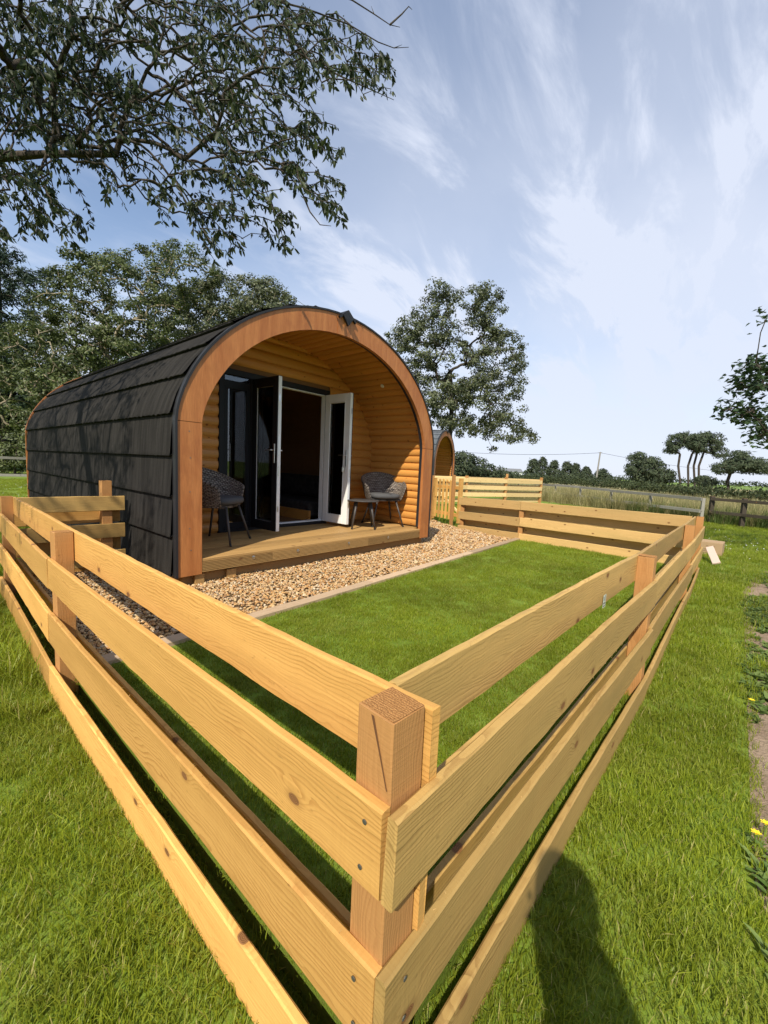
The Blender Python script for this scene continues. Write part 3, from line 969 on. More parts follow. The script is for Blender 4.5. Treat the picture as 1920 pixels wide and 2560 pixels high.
def band(lo, hi, i0, i1, y0, y1):
    """solid strip between two outlines for points i0..i1"""
    b = MB()
    poly = [tuple(lo[i]) for i in range(i0, i1 + 1)] + [tuple(hi[i]) for i in range(i1, i0 - 1, -1)]
    k = i1 - i0 + 1
    vs = [(x, y0, z) for x, z in poly] + [(x, y1, z) for x, z in poly]
    n = len(poly)
    fs = []
    for i in range(k - 1):
        a, c = i, n - 1 - i
        fs.append((a, a + 1, c - 1, c)); fs.append((a + n, c + n, c - 1 + n, a + 1 + n))
    fs += [(i, i + n, (i + 1) % n + n, (i + 1) % n) for i in range(n)]
    return b.add(vs, fs)

def resample(poly, step):
    d = np.r_[0, np.cumsum(np.linalg.norm(np.diff(poly, axis=0), axis=1))]
    n = max(2, int(round(d[-1] / step)))
    s = np.linspace(0, d[-1], n + 1)
    return np.stack([np.interp(s, d, poly[:, 0]), np.interp(s, d, poly[:, 1])], 1)

def build_pod(name, detail=True, roof='roof'):
    pod = empty(name, (0, 0, 0))
    FW = 0.215
    lo, hi = arch(0.0, ZB), arch(FW, ZB)
    n = len(lo)
    mid = n // 2
    f = MAT['fascia']
    def fbuild(b, rot):
        """fascia piece with its mesh axes turned so the ply figure follows the piece"""
        o = b.build('fascia_board', f, pod)
        return o
    for y0, y1 in ((0.0, 0.045), (YB - YF - 0.045, YB - YF)):
        lo, hi = arch(0.0, ZB), arch(FW + (0.0 if y0 == 0.0 else 0.045), ZB)
        l2, h2 = lo.copy(), hi.copy()
        for q_ in (l2, h2):
            q_[1][1] -= 0.005; q_[-2][1] -= 0.005
        fbuild(band(l2, h2, 0, 1, y0, y1), 0)
        fbuild(band(lo, hi, 1, mid - 1, y0, y1), 0)
        fbuild(band(lo, hi, mid - 1, mid + 1, y0 - 0.004, y1 - 0.004), 0)
        fbuild(band(lo, hi, mid + 1, n - 2, y0, y1), 0)
        fbuild(band(l2, h2, n - 2, n - 1, y0, y1), 0)
    if detail:
        for s in (-1, 1):
            for z in (0.42, 0.62, 0.95, 1.25, 1.48):
                b = MB(); b.lathe([(0.006, 0), (0.006, 0.001)], 8)
                o = b.build('screw', MAT['screw'], pod, loc=(s * (HA + 0.11 + rnd.uniform(-.01, .01)), -0.0005, z)); o.rotation_euler = (R_(90), 0, 0)
    # dark metal edge round the outside of the arch and inside trim strip
    e0, e1 = arch(FW + 0.002, ZB), arch(FW + 0.022, ZB)
    band(e0, e1, 0, n - 1, -0.012, 0.047).build('edge_trim', MAT['trim'], pod)
    i0, i1 = arch(0.018, ZB + 0.17), arch(0.060, ZB + 0.17)
    band(i0, i1, 0, n - 1, 0.046, 0.105).build('inner_trim', MAT['trim'], pod)
    L = YB - YF
    # ---- roof and side sheeting: overlapping courses with a scalloped lower lip
    outl = resample(arch(FW + 0.02, ZB), 0.02)
    m = len(outl) // 2
    def courses(side):
        half = outl[:m + 1] if side < 0 else outl[::-1][:m + 1]
        d = np.r_[0, np.cumsum(np.linalg.norm(np.diff(half, axis=0), axis=1))]
        tan = np.gradient(half, axis=0); tan /= np.linalg.norm(tan, axis=1)[:, None]
        nr = np.stack([-tan[:, 1], tan[:, 0]], 1) * (1 if side < 0 else -1)
        k = int(d[-1] / 0.357) + 1
        ny = 125 if detail else 30
        ys = np.linspace(0.048, L - 0.05, ny + 1)
        for c in range(k):
            s0, s1 = c * 0.357, min((c + 1) * 0.357 + 0.02, d[-1])
            rows = np.array([0.0, 0.012, 0.10, 0.5, 1.0]) * (s1 - s0) + s0
            lift = (0.026, 0.028, 0.022, 0.013, 0.001)
            v = []
            for ri, s in enumerate(rows):
                x = np.interp(s, d, half[:, 0]); z = np.interp(s, d, half[:, 1])
                nx = np.interp(s, d, nr[:, 0]); nz = np.interp(s, d, nr[:, 1])
                tx = np.interp(s, d, tan[:, 0]); tz = np.interp(s, d, tan[:, 1])
                amp = (0.006, 0.006, 0.004, 0.002, 0.0)[ri] * (1.0 if c > 3 else 0.35)
                w = np.abs(np.sin(ys * math.pi / 0.115)) - 0.5
                lf = lift[ri] + amp * w
                dr = (0.014 if ri < 2 else 0.0) * w * (1.0 if c > 3 else 0.4)
                v.append(np.stack([x + nx * lf + tx * dr, ys, z + nz * lf + tz * dr], 1))
            # under lip back to the shell
            x = np.interp(s0 + 0.02, d, half[:, 0]); z = np.interp(s0 + 0.02, d, half[:, 1])
            v.insert(0, np.stack([np.full_like(ys, x), ys, np.full_like(ys, z)], 1))
            V = np.concatenate(v)
            idx = np.arange(len(V)).reshape(len(v), ny + 1)
            F = np.stack([idx[:-1, :-1].ravel(), idx[:-1, 1:].ravel(), idx[1:, 1:].ravel(), idx[1:, :-1].ravel()], 1)
            if side > 0:
                F = F[:, ::-1]
            link('roof_course', new_mesh('roof_course', V, F), MAT[roof], pod)
    courses(-1); courses(1)
    apex = outl[m][1]
    b = MB()
    rp = [(-0.135, apex - 0.045), (0, apex + 0.055), (0.135, apex - 0.045), (0.125, apex - 0.065), (0, apex + 0.025), (-0.125, apex - 0.065)]
    b.prism(rp, 'y', -0.03, L + 0.02)
    b.build('ridge_cap', MAT['trim'], pod)
    b = MB(); b.prism([(-0.085, apex - 0.02), (0, apex + 0.050), (0.085, apex - 0.02), (0, apex - 0.125)], 'y', -0.038, -0.014)
    b.build('ridge_end_cap', MAT['trim'], pod)
    # solid shell just under the sheeting, so that no daylight leaks through
    sh0, sh1 = arch(FW - 0.012, ZB), arch(FW + 0.012, ZB)
    band(sh0, sh1, 0, n - 1, 0.047, L - 0.047).build('shell', MAT['trim'], pod)
    # ---- plinth
    W = HA + FW - 0.06
    def pb(x0, x1, y0, y1, z0, z1, nm='plinth_board', mt='plinth'):
        q = MB(); q.box(0, x1 - x0, 0, y1 - y0, 0, z1 - z0, 0.004)
        return q.build(nm, MAT[mt], pod, loc=(x0, y0, z0))
    pb(-W, W, 0.075, 0.115, -0.02, ZB - 0.004)
    for s in (-1, 1):
        x0 = -W if s < 0 else W - 0.045
        pb(x0, x0 + 0.045, 0.118, L - 0.1, -0.02, ZB - 0.004)
    pb(-W, W, L - 0.09, L - 0.05, -0.02, ZB - 0.004)
    pb(-W + 0.10, -W + 0.19, 0.02, 0.072, -0.02, ZB - 0.004, 'bearer', 'deck')
    pb(-W + 0.42, -W + 0.52, 0.035, 0.073, -0.02, ZB - 0.004, 'bearer', 'deck')
    # ---- porch
    YD = 1.262                      # door wall, from the front
    DZ = 0.328
    wall_off = 0.168
    wl_ = arch(wall_off, DZ)
    # deck: boards across the porch, grooved riser
    nb = 9
    y0 = 0.004
    bw = (YD - y0) / nb
    for i in range(nb):
        q = MB(); x0, x1 = (-HA - wall_off + 0.03, HA + wall_off - 0.03) if i > 0 else (-HA + 0.003, HA - 0.003)
        q.box(0, x1 - x0, 0, bw - 0.005, 0, 0.028, 0.003)
        q.build('deck_board', MAT['deck'], pod, loc=(x0, y0 + i * bw + (0.046 if i == 0 else 0) * 0, DZ - 0.028))
    prof = []
    hR = DZ - 0.030 - (ZB + 0.012)
    ng = 7
    for i in range(ng):
        z0 = ZB + 0.012 + hR * i / ng
        z1 = ZB + 0.012 + hR * (i + 1) / ng
        prof += [(0.016, z0), (0.016, z0 + 0.26 * (z1 - z0)), (0.001, z0 + 0.34 * (z1 - z0)), (0.001, z1 - 0.04 * (z1 - z0))]
    prof += [(0.034, ZB + 0.012 + hR), (0.034, ZB + 0.012)]
    xs = [-HA + 0.004, -0.95, 0.55, HA - 0.004]
    for i in range(3):
        q = MB()
        q.prism([(u, w - ZB) for u, w in prof], 'x', 0, xs[i + 1] - xs[i] - 0.002)
        q.build('riser_board', MAT['deck'], pod, loc=(xs[i], 0.0, ZB))
    if detail:
        for x in (-1.18, -0.62, 0.18, 0.95):
            q = MB(); q.lathe([(0.018, 0), (0.018, 0.004), (0.010, 0.006)], 14)
            o = q.build('deck_light', MAT['chrome'], pod, loc=(x, 0.001, ZB + 0.085)); o.rotation_euler = (R_(90), 0, 0)
    # lining: convex log-lap boards following the arch
    lin = resample(wl_, 0.112)
    LY0, LY1 = 0.050, YD + 0.01
    for i in range(len(lin) - 1):
        a, c = lin[i], lin[i + 1]
        t = c - a; ln = np.linalg.norm(t); t = t / ln
        nv = np.array([t[1], -t[0]])          # towards the inside
        k = 7
        fr = np.linspace(0, 1, k)
        bul = 0.026 * np.sin(np.pi * fr) ** 0.55
        pts = [a + t * ln * s + nv * bb for s, bb in zip(fr, bul)]
        pts += [c - nv * 0.012, a - nv * 0.012]
        cz = pts[0]
        b = MB()
        vs, fs = [], []
        # local frame: x along the board (world y)
        for yy in (0, LY1 - LY0):
            vs += [(yy, p[0] - cz[0], p[1] - cz[1]) for p in pts]
        nn_ = len(pts)
        fs = [(j, (j + 1) % nn_, (j + 1) % nn_ + nn_, j + nn_) for j in range(nn_)] + [tuple(range(nn_))[::-1], tuple(range(nn_, 2 * nn_))]
        me = new_mesh('lining_board', vs, fs)
        o = link('lining_board', me, MAT['loglap'], pod)
        o.matrix_basis = Matrix.Translation((cz[0], LY0, cz[1])) @ Matrix(((0, 1, 0, 0), (1, 0, 0, 0), (0, 0, 1, 0), (0, 0, 0, 1)))
    # door wall: log-lap boards, interrupted by the doorway
    top = max(wl_[:, 1])
    def half_at(z):
        if z <= ZS: return HA + wall_off
        rr = wl_[1:-1]; right = rr[len(rr) // 2:]
        return float(np.interp(-z, -right[:, 1], right[:, 0]))
    DX0, DX1, DT = 2.575 - CX, 4.365 - CX, 2.375
    bh = 0.132
    z = DZ
    while z < top - 0.02:
        z1 = min(z + bh, top)
        h0, h1 = half_at(z + 0.01), half_at(min(z1, top - 0.004))
        spans = [(-1, 1)] if z >= DT - 0.02 else [(-1, 0), (0, 1)]
        for sa, sb in spans:
            if (sa, sb) == (-1, 1): xa0, xa1, xb1, xb0 = -h0, -h1, h1, h0
            elif sa == -1: xa0, xa1, xb1, xb0 = -h0, -h1, DX0, DX0
            else: xa0, xa1, xb1, xb0 = DX1, DX1, h1, h0
            k = 6
            b = MB(); vs, fs = [], []
            for j in range(k):
                s = j / (k - 1)
                bul = 0.028 * math.sin(math.pi * s) ** 0.55
                vs.append((xa0 + (xa1 - xa0) * s, -bul, z + (z1 - z) * s))
            for j in range(k):
                s = j / (k - 1)
                bul = 0.028 * math.sin(math.pi * s) ** 0.55
                vs.append((xb0 + (xb1 - xb0) * s, -bul, z + (z1 - z) * s))
            for j in range(k - 1):
                fs.append((j, j + k, j + k + 1, j + 1))
            ox = xa0
            me = new_mesh('wall_board', [(p[0] - ox, p[1], p[2] - z) for p in vs], fs)
            link('wall_board', me, MAT['loglap'], pod, loc=(ox, YD, z))
        z += bh
    # junction bead between lining and door wall
    j0, j1 = arch(wall_off - 0.024, DZ), arch(wall_off - 0.006, DZ)
    band(j0, j1, 0, n - 1, YD - 0.024, YD - 0.014).build('corner_bead', MAT['fascia'], pod)
    # structural back of the door wall
    def half_in(z, off):
        q = arch(off, DZ)
        if z <= ZS: return HA + off
        right = q[1:-1][len(q[1:-1]) // 2:]
        return float(np.interp(-z, -right[:, 1], right[:, 0])) if z < right[0, 1] else 0.0
    def wp(xa, xb, z0, z1, y0, y1, name='wall_panel'):
        """upright panel clipped to the arch"""
        zs = np.linspace(z0, z1, 14)
        lft = [(max(xa, -half_in(z, 0.14)), z) for z in zs]
        rgt = [(min(xb, half_in(z, 0.14)), z) for z in zs]
        q = MB(); q.prism(lft + rgt[::-1], 'y', y0, y1); q.build(name, MAT['inside'], pod)
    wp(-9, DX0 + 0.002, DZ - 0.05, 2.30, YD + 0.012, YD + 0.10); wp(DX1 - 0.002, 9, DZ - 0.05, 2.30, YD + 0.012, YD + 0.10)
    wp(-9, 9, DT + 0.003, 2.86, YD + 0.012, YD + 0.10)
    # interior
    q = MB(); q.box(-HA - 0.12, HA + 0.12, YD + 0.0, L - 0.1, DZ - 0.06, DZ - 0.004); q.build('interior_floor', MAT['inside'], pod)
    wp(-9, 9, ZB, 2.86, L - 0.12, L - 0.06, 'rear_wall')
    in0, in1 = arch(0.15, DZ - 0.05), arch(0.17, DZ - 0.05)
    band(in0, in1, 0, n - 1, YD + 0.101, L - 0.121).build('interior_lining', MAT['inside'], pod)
    # ---- door frame and sidelight
    AN, UP, GL = MAT['anthracite'], MAT['upvc'], MAT['glass']
    yd0, yd1 = YD - 0.035, YD + 0.045
    FT = 0.075
    MUL0, MUL1 = 3.005 - CX, 3.075 - CX
    fr = MB()
    fr.box(DX0, DX0 + FT, yd0, yd1, DZ, DT, 0.004)
    fr.box(DX1 - FT, DX1, yd0, yd1, DZ, DT, 0.004)
    fr.box(DX0 + FT, DX1 - FT, yd0, yd1, DT - FT, DT, 0.004)
    fr.box(DX0 + FT, DX1 - FT, yd0, yd1, DZ, DZ + 0.045, 0.004)
    fr.box(MUL0, MUL1, yd0 - 0.004, yd1, DZ + 0.046, DT - FT - 0.001, 0.004)
    frame = fr.build('door_frame', AN, pod)
    if detail:
        th = MB(); th.box(MUL1 + 0.001, DX1 - FT - 0.001, yd0 + 0.018, yd1 + 0.02, DZ + 0.0455, DZ + 0.062, 0.002)
        th.box(DX1 - FT - 0.014, DX1 - FT - 0.001, yd0 + 0.02, yd1 + 0.02, DZ + 0.063, DT - FT - 0.002, 0.002)
        th.box(MUL1 + 0.001, DX1 - FT - 0.015, yd0 + 0.02, yd1 + 0.02, DT - FT - 0.016, DT - FT - 0.003, 0.002)
        th.build('white_rebate', UP, frame)
        sl = MB()
        a0, a1, zt, zb2 = DX0 + FT + 0.001, MUL0 - 0.001, DT - FT - 0.001, DZ + 0.046
        zb3 = zt - 0.065
        sl.box(a0, a1, yd0 + 0.01, yd1 - 0.01, zb3 - 0.10, zb3, 0.003)
        sl.box(a0, a0 + 0.045, yd0 + 0.01, yd1 - 0.01, zb2 + 0.071, zb3 - 0.1005, 0.003)
        sl.box(a1 - 0.055, a1, yd0 + 0.01, yd1 - 0.01, zb2 + 0.071, zb3 - 0.1005, 0.003)
        sl.box(a0, a1, yd0 + 0.01, yd1 - 0.01, zb2, zb2 + 0.07, 0.003)
        sl.build('sidelight_sash', AN, pod)
        pn = MB(); pn.box(a0 + 0.046, a1 - 0.056, YD - 0.002, YD + 0.004, zb2 + 0.072, zb3 - 0.101); pn.build('pane', GL, pod)
        pn = MB(); pn.box(a0 + 0.001, a1 - 0.001, YD - 0.002, YD + 0.004, zb3 + 0.001, zt - 0.001); pn.build('pane', GL, pod)
        # two leaves, opened outwards
        def leaf(hx, ang, w, mirror):
            """hinged at hx; local x runs from the hinge to the free edge, local y = outside face towards -y when closed"""
            H = DT - FT - 0.004 - (DZ + 0.050)
            T = 0.062
            st, rb = 0.098, 0.115
            def ring(y0, y1):
                r = MB()
                r.box(0, st, y0, y1, 0, H, 0.003); r.box(w - st, w, y0, y1, 0, H, 0.003)
                r.box(st, w - st, y0, y1, H - rb, H, 0.003); r.box(st, w - st, y0, y1, 0, rb, 0.003)
                return r
            o = ring(-T / 2, -T / 2 + 0.012).build('door_leaf', AN, pod)
            ins = ring(-T / 2 + 0.0125, T / 2)
            ins.build('inside_frame', UP, o)
            # glazing bead
            be = MB(); g0 = 0.016
            for yy0, yy1 in ((T / 2 - 0.014, T / 2 + 0.004),):
                be.box(st + 0.001, st + g0, yy0, yy1, rb, H - rb, 0.003); be.box(w - st - g0, w - st - 0.001, yy0, yy1, rb, H - rb, 0.003)
                be.box(st + g0, w - st - g0, yy0, yy1, rb + 0.001, rb + g0, 0.003); be.box(st + g0, w - st - g0, yy0, yy1, H - rb - g0, H - rb - 0.001, 0.003)
            be.build('glazing_bead', UP, o)
            p = MB(); p.box(st, w - st, -0.012, 0.012, rb, H - rb); p.build('pane', GL, o)
            for s, y in ((-1, -T / 2), (1, T / 2)):
                h = MB()
                xh = w - 0.048
                h.box(xh - 0.015, xh + 0.015, min(y, y + s * 0.008), max(y, y + s * 0.008), 0.86, 1.10, 0.004)
                h.tube([(xh, y, 1.02), (xh, y + s * 0.050, 1.02)], 0.009, 8)
                h.tube([(xh, y + s * 0.050, 1.02), (xh - 0.115, y + s * 0.052, 1.018)], 0.008, 8)
                h.build('lever_handle', MAT['chrome'], o)
            sp = MB()
            for z0, z1 in ((0.25, 0.32), (0.70, 0.82), (0.95, 1.2), (1.62, 1.70)):
                sp.box(w + 0.0005, w + 0.002, -0.010, 0.010, z0, z1)
            sp.build('lock_plate', MAT['chrome'], o)
            if mirror:
                mm = Matrix.Translation((hx, yd0 - 0.002, DZ + 0.050)) @ Matrix.Rotation(ang, 4, 'Z') @ Matrix.Scale(-1, 4, (1, 0, 0))
            else:
                mm = Matrix.Translation((hx, yd0 - 0.002, DZ + 0.050)) @ Matrix.Rotation(ang, 4, 'Z')
            o.matrix_basis = mm
            return o
        leaf(MUL1 - 0.022, R_(-88), 0.535, False)
        leaf(DX1 - FT + 0.010, R_(91), 0.535, True)
        # bulkhead light in the porch lining, key box on the leaf
        sp_ = arch(wall_off - 0.022, DZ)
        kk = int(len(sp_) * 0.73)
        px, pz = sp_[kk]
        nx_, nz_ = -px, 1.2 - pz
        q = MB(); q.lathe([(0.030, 0), (0.030, 0.006), (0.020, 0.010)], 16)
        o = q.build('spot_light', MAT['upvc'], pod, loc=(px, 0.55, pz))
        o.rotation_euler = Vector((nx_, 0, nz_)).to_track_quat('Z', 'Y').to_euler()
    pod.location = (CX, YF, 0)
    return pod

pod = build_pod('glamping_pod')
tag(pod, 'large arched timber pod with charcoal roofing and open porch, nearest the garden', 'cabin')

# key box on the inside face of the right door leaf
kb = MB(); kb.box(-0.020, 0.020, -0.014, 0.014, 0, 0.072, 0.006); kb.tube([(-0.012, 0, 0.07), (-0.012, 0, 0.105), (0.012, 0, 0.105), (0.012, 0, 0.07)], 0.003, 6)
ko = kb.build('key_safe', MAT['chrome'], None, loc=(4.235, 4.452, 1.155))
tag(ko, 'small metal key safe hanging from the white door leaf handle', 'key safe')

# things inside the pod
bed = empty('bed', (4.9, 6.6, 0.325))
b = MB(); b.box(0, 0.035, 0, 2.3, 0, 0.165, 0.004); b.build('side_board', MAT['loglap'], bed, loc=(-0.60, -1.32, 0))
b = MB(); b.box(-0.56, 0.30, -1.30, 0.98, 0.05, 0.30, 0.04); b.build('mattress', MAT['mattress'], bed)
b = MB(); b.box(0.05, 0.30, -1.25, 0.9, 0.31, 0.72, 0.07); b.build('back_cushion', MAT['mattress'], bed)
tag(bed, 'dark covered day bed with a pale timber base, inside the open doorway', 'bed')

# ------------------------------------------------------------------ second pod further off
pod2 = build_pod('glamping_pod', detail=False, roof='roof_grey')
tag(pod2, 'smaller looking grey roofed pod behind the picket gate, partly hidden by the nearer one', 'cabin')
q1 = at(1112, 1185, 19.3)
pod2.location = (q1[0], q1[1], 0.08)
pod2.rotation_euler = (0, 0, R_(18.5))

# ------------------------------------------------------------------ wicker chairs and side table on the porch
def make_chair(name):
    ch = empty(name)
    SH = 0.452
    nu, nv = 40, 14
    us = np.linspace(-1, 1, nu + 1)
    V, UV = [], []
    def rim(u):
        a = abs(u)
        return 0.165 + 0.215 * (1 - a ** 1.7)
    def shell(u, v, inset=0.0):
        ang = u * R_(116)                      # 0 = back (+y), towards the arms
        r0, r1 = 0.255, 0.335
        hgt = rim(u)
        r = r0 + (r1 - r0) * (v ** 0.8) - inset
        ex = 1.0 + 0.10 * abs(math.sin(ang))
        y = r * math.cos(ang) * (0.98) + 0.02 * v
        x = r * math.sin(ang) * ex
        if abs(ang) > R_(100):
            y -= 0.02
        return (x, y, SH - 0.045 + v * (hgt + 0.045) + 0.0)
    for k, ins in ((0, 0.0), (1, 0.020)):
        for j in range(nv + 1):
            for u in us:
                V.append(shell(u, j / nv, ins)); UV.append((u * 15, j / nv * 15))
    off = (nv + 1) * (nu + 1)
    Fs = []
    for k in (0, 1):
        for j in range(nv):
            for i in range(nu):
                q = (k * off + j * (nu + 1) + i, k * off + j * (nu + 1) + i + 1, k * off + (j + 1) * (nu + 1) + i + 1, k * off + (j + 1) * (nu + 1) + i)
                Fs.append(q if k == 0 else q[::-1])
    me = new_mesh('shell', V, Fs, True)
    uvl = me.uv_layers.new(name='weave')
    li = np.zeros(len(me.loops), dtype=np.int32); me.loops.foreach_get('vertex_index', li)
    uvl.data.foreach_set('uv', np.array(UV, dtype=np.float32)[li].ravel())
    link('shell', me, MAT['wicker'], ch)
    b = MB()
    rp = [shell(u, 1.0, 0.010) for u in us]
    b.tube(rp, 0.014, 7)
    for e in (-1, 1):
        b.tube([shell(e, v, 0.010) for v in np.linspace(0, 1, 6)], 0.013, 7)
    p0, p1 = shell(-1, 0, 0.010), shell(1, 0, 0.010)
    b.tube([p0, ((p0[0] + p1[0]) / 2, p0[1] - 0.03, p0[2]), p1], 0.014, 7)
    rr = b.build('rim', MAT['wicker'], ch, True)
    rr.data.uv_layers.new(name='weave')
    # seat pan and cushion
    sp = [shell(u, 0.0, 0.005)[:2] for u in us]
    b = MB(); b.prism(sp, 'z', SH - 0.05, SH - 0.02); b.build('seat_pan', MAT['rope'], ch)
    cu = MB()
    nseg = 28
    prof = [(0.80, SH - 0.018), (0.97, SH - 0.008), (1.0, SH + 0.022), (0.97, SH + 0.050), (0.85, SH + 0.060), (0.3, SH + 0.066)]
    def cr(t):
        c, s = math.cos(t), math.sin(t)
        e = 0.62
        return (0.238 * math.copysign(abs(c) ** e, c), 0.225 * math.copysign(abs(s) ** e, s) - 0.010)
    vs, fs = [], []
    for s, z in prof:
        for k in range(nseg):
            x, y = cr(2 * math.pi * k / nseg); vs.append((x * s, y * s, z))
    for i in range(len(prof) - 1):
        for k in range(nseg):
            k2 = (k + 1) % nseg
            fs.append((i * nseg + k, i * nseg + k2, (i + 1) * nseg + k2, (i + 1) * nseg + k))
    fs.append(tuple((len(prof) - 1) * nseg + k for k in range(nseg)))
    cu.add(vs, fs); cu.build('cushion', MAT['cushion'], ch, True)
    for sx in (-1, 1):
        for sy in (-1, 1):
            b = MB(); b.tube([(sx * 0.155, sy * 0.150, SH - 0.045), (sx * 0.252, sy * 0.245, 0.028)], [0.0155, 0.0115], 9)
            lg = b.build('leg', MAT['rope'], ch, True)
            b = MB(); b.tube([(sx * 0.252, sy * 0.245, 0.028), (sx * 0.262, sy * 0.255, 0.0)], [0.0122, 0.0122], 9)
            b.build('foot', MAT['foot'], lg)
    return ch
ch1 = make_chair('wicker_chair')           # its back is towards local +y, it faces local -y
def face(o, x, y, fx, fy, z):
    o.location = (x, y, z)
    o.rotation_euler = (0, 0, math.atan2(fy, fx) + math.pi / 2)
PZ = 0.3285
face(ch1, 2.32, 4.42, 0.59, -0.81, PZ)
tag(ch1, 'brown wicker tub chair half hidden behind the left fascia, beside the dark door leaf', 'chair', 'wicker tub chairs on the porch')
ch2 = copy_tree(ch1)
face(ch2, 5.03, 4.33, -0.47, -0.88, PZ)
tag(ch2, 'brown wicker tub chair with grey cushion in the right corner of the porch', 'chair', 'wicker tub chairs on the porch')

tb = empty('side_table', (4.50, 4.27, PZ), R_(5))
b = MB(); b.lathe([(0.225, 0.405), (0.243, 0.410), (0.245, 0.418), (0.240, 0.424)], 36); b.build('table_top', MAT['table'], tb, True)
for k in range(4):
    a = math.pi / 2 * k
    c, s = math.cos(a), math.sin(a)
    b = MB(); b.tube([(c * 0.145, s * 0.145, 0.405), (c * 0.235, s * 0.235, 0.025)], [0.019, 0.0125], 10)
    lg = b.build('leg', MAT['rope'], tb, True)
    b = MB(); b.tube([(c * 0.235, s * 0.235, 0.025), (c * 0.241, s * 0.241, 0.0)], [0.0132, 0.0132], 10); b.build('foot', MAT['foot'], lg)
tag(tb, 'small round dark grey side table with splayed legs beside the right chair', 'table')

# cardboard box and white board by the far corner of the fence
def card_mat():
    k = N('cardboard', 0.9, 0.1)
    n = k.noise(k.coord('Object', (60, 60, 3)), 1, 3)
    k.base(k.mix(n, (0.34, 0.225, 0.125), (0.43, 0.30, 0.175)))
    return k.m
MAT['card'] = card_mat()
MAT['ink'] = plain('printed_ink', (0.16, 0.105, 0.06), 0.9)
bx = empty('cardboard_box', (9.24, 0.415, 0.0), R_(-3))
b = MB(); b.box(-0.20, 0.20, -0.28, 0.28, 0.0, 0.232, 0.004); b.build('carton', MAT['card'], bx)
b = MB(); b.box(-0.197, -0.002, -0.277, 0.277, 0.2325, 0.2365); b.box(0.002, 0.197, -0.277, 0.277, 0.2325, 0.2365); b.build('flap', MAT['card'], bx)
b = MB()
for i, (w0, w1) in enumerate(((0.0, 0.05), (0.0, 0.06), (0.0, 0.145), (0.0, 0.165), (0.0, 0.175))):
    b.box(-0.2012, -0.2005, -0.175 + w0, -0.175 + w1, 0.165 - 0.030 * i, 0.174 - 0.030 * i)
    if i < 2: b.box(-0.2012, -0.2005, -0.175 + 0.085, -0.175 + 0.115, 0.165 - 0.030 * i, 0.174 - 0.030 * i)
b.box(-0.2012, -0.2005, -0.175, -0.11, 0.012, 0.020)
b.build('printed_lines', MAT['ink'], bx)
tag(bx, 'long brown cardboard box on the grass past the far corner of the fence', 'box')
wb = board('offcut_board', (7.95, 0.215, 0.02), (8.38, 0.34, 0.20), 0.10, 0.02, plain('primed_board', (0.62, 0.46, 0.37), 0.8), None)
wb.matrix_basis = wb.matrix_basis @ Matrix.Rotation(R_(65), 4, 'X')
tag(wb, 'short pale pink offcut board leaning against the cardboard box', 'board')
# ------------------------------------------------------------------ trees
def unit(v):
    return v / (np.linalg.norm(v, axis=-1, keepdims=True) + 1e-9)

def leaves_mesh(name, P, D, Nn, Ls, Ws, fold=0.25, detailed=True):
    """one small folded blade per row: base P, direction D, face normal Nn"""
    D = unit(D)
    S = unit(np.cross(D, Nn))
    U = unit(np.cross(S, D))
    L = Ls[:, None]; W = Ws[:, None]
    if detailed:
        b = P
        m1 = P + D * L * 0.42 - U * W * fold
        l1 = P + D * L * 0.38 + S * W * 0.5
        r1 = P + D * L * 0.38 - S * W * 0.5
        l2 = P + D * L * 0.72 + S * W * 0.36 - U * L * 0.05
        r2 = P + D * L * 0.72 - S * W * 0.36 - U * L * 0.05
        t = P + D * L - U * L * 0.16
        V = np.stack([b, m1, l1, r1, l2, r2, t], 1).reshape(-1, 3)
        tri = np.array([[0, 1, 2], [0, 3, 1], [1, 4, 2], [1, 3, 5], [1, 6, 4], [1, 5, 6]])
        F = (np.arange(len(P)) * 7)[:, None, None] + tri[None]
    else:
        V = np.stack([P, P + D * L * 0.45 + S * W * 0.5, P + D * L, P + D * L * 0.45 - S * W * 0.5 - U * W * fold], 1).reshape(-1, 3)
        tri = np.array([[0, 1, 2], [0, 2, 3]])
        F = (np.arange(len(P)) * 4)[:, None, None] + tri[None]
    return new_mesh(name, V, F.reshape(-1, 3))

def skeleton(trunk, targets, g, sag=0.0, steps=5, wig=0.05, flow=None, seglen=0.25):
    """grow branches from trunk nodes to every target; returns nodes, parents, tip ids"""
    nodes = [np.array(p, float) for p in trunk]
    par = [-1] + list(range(len(trunk) - 1))
    order = np.argsort(np.linalg.norm(targets - nodes[-1], axis=1) + g.uniform(0, 0.2, len(targets)))
    tips = []
    root = nodes[0]
    arr = np.array(nodes)
    for i in order:
        t = targets[i]
        d = np.linalg.norm(arr - t, axis=1)
        rd = np.linalg.norm(arr - root, axis=1)
        cost = d + 0.35 * np.maximum(0, rd - np.linalg.norm(t - root))
        if flow is not None:                     # prefer to spring from wood lying up the flow direction
            al = ((t - arr) @ flow) / (d + 1e-6)
            cost = cost * (1.9 - al)
        j = int(np.argmin(cost))
        a = arr[j]
        L = d[j]
        k = max(1, min(steps, int(L / (seglen if L < 3 else 0.5)) + 1))
        pj = j
        # direction carried over from the parent bends the shoot
        pd = arr[j] - arr[par[j]] if par[j] >= 0 else np.array([0, 0, 1.0])
        pd = pd / (np.linalg.norm(pd) + 1e-9) * L * 0.35
        new = []
        for s in range(1, k + 1):
            f = s / k
            p = a + (t - a) * f + pd * (f * (1 - f)) * 1.2 + g.normal(0, wig * L / k, 3) * (f < 1)
            p[2] += sag * L * 4 * f * (1 - f) * 0.3
            nodes.append(p); par.append(pj); pj = len(nodes) - 1
            new.append(p)
        arr = np.vstack([arr, np.array(new)])
        tips.append(pj)
    return arr, np.array(par), np.array(tips)

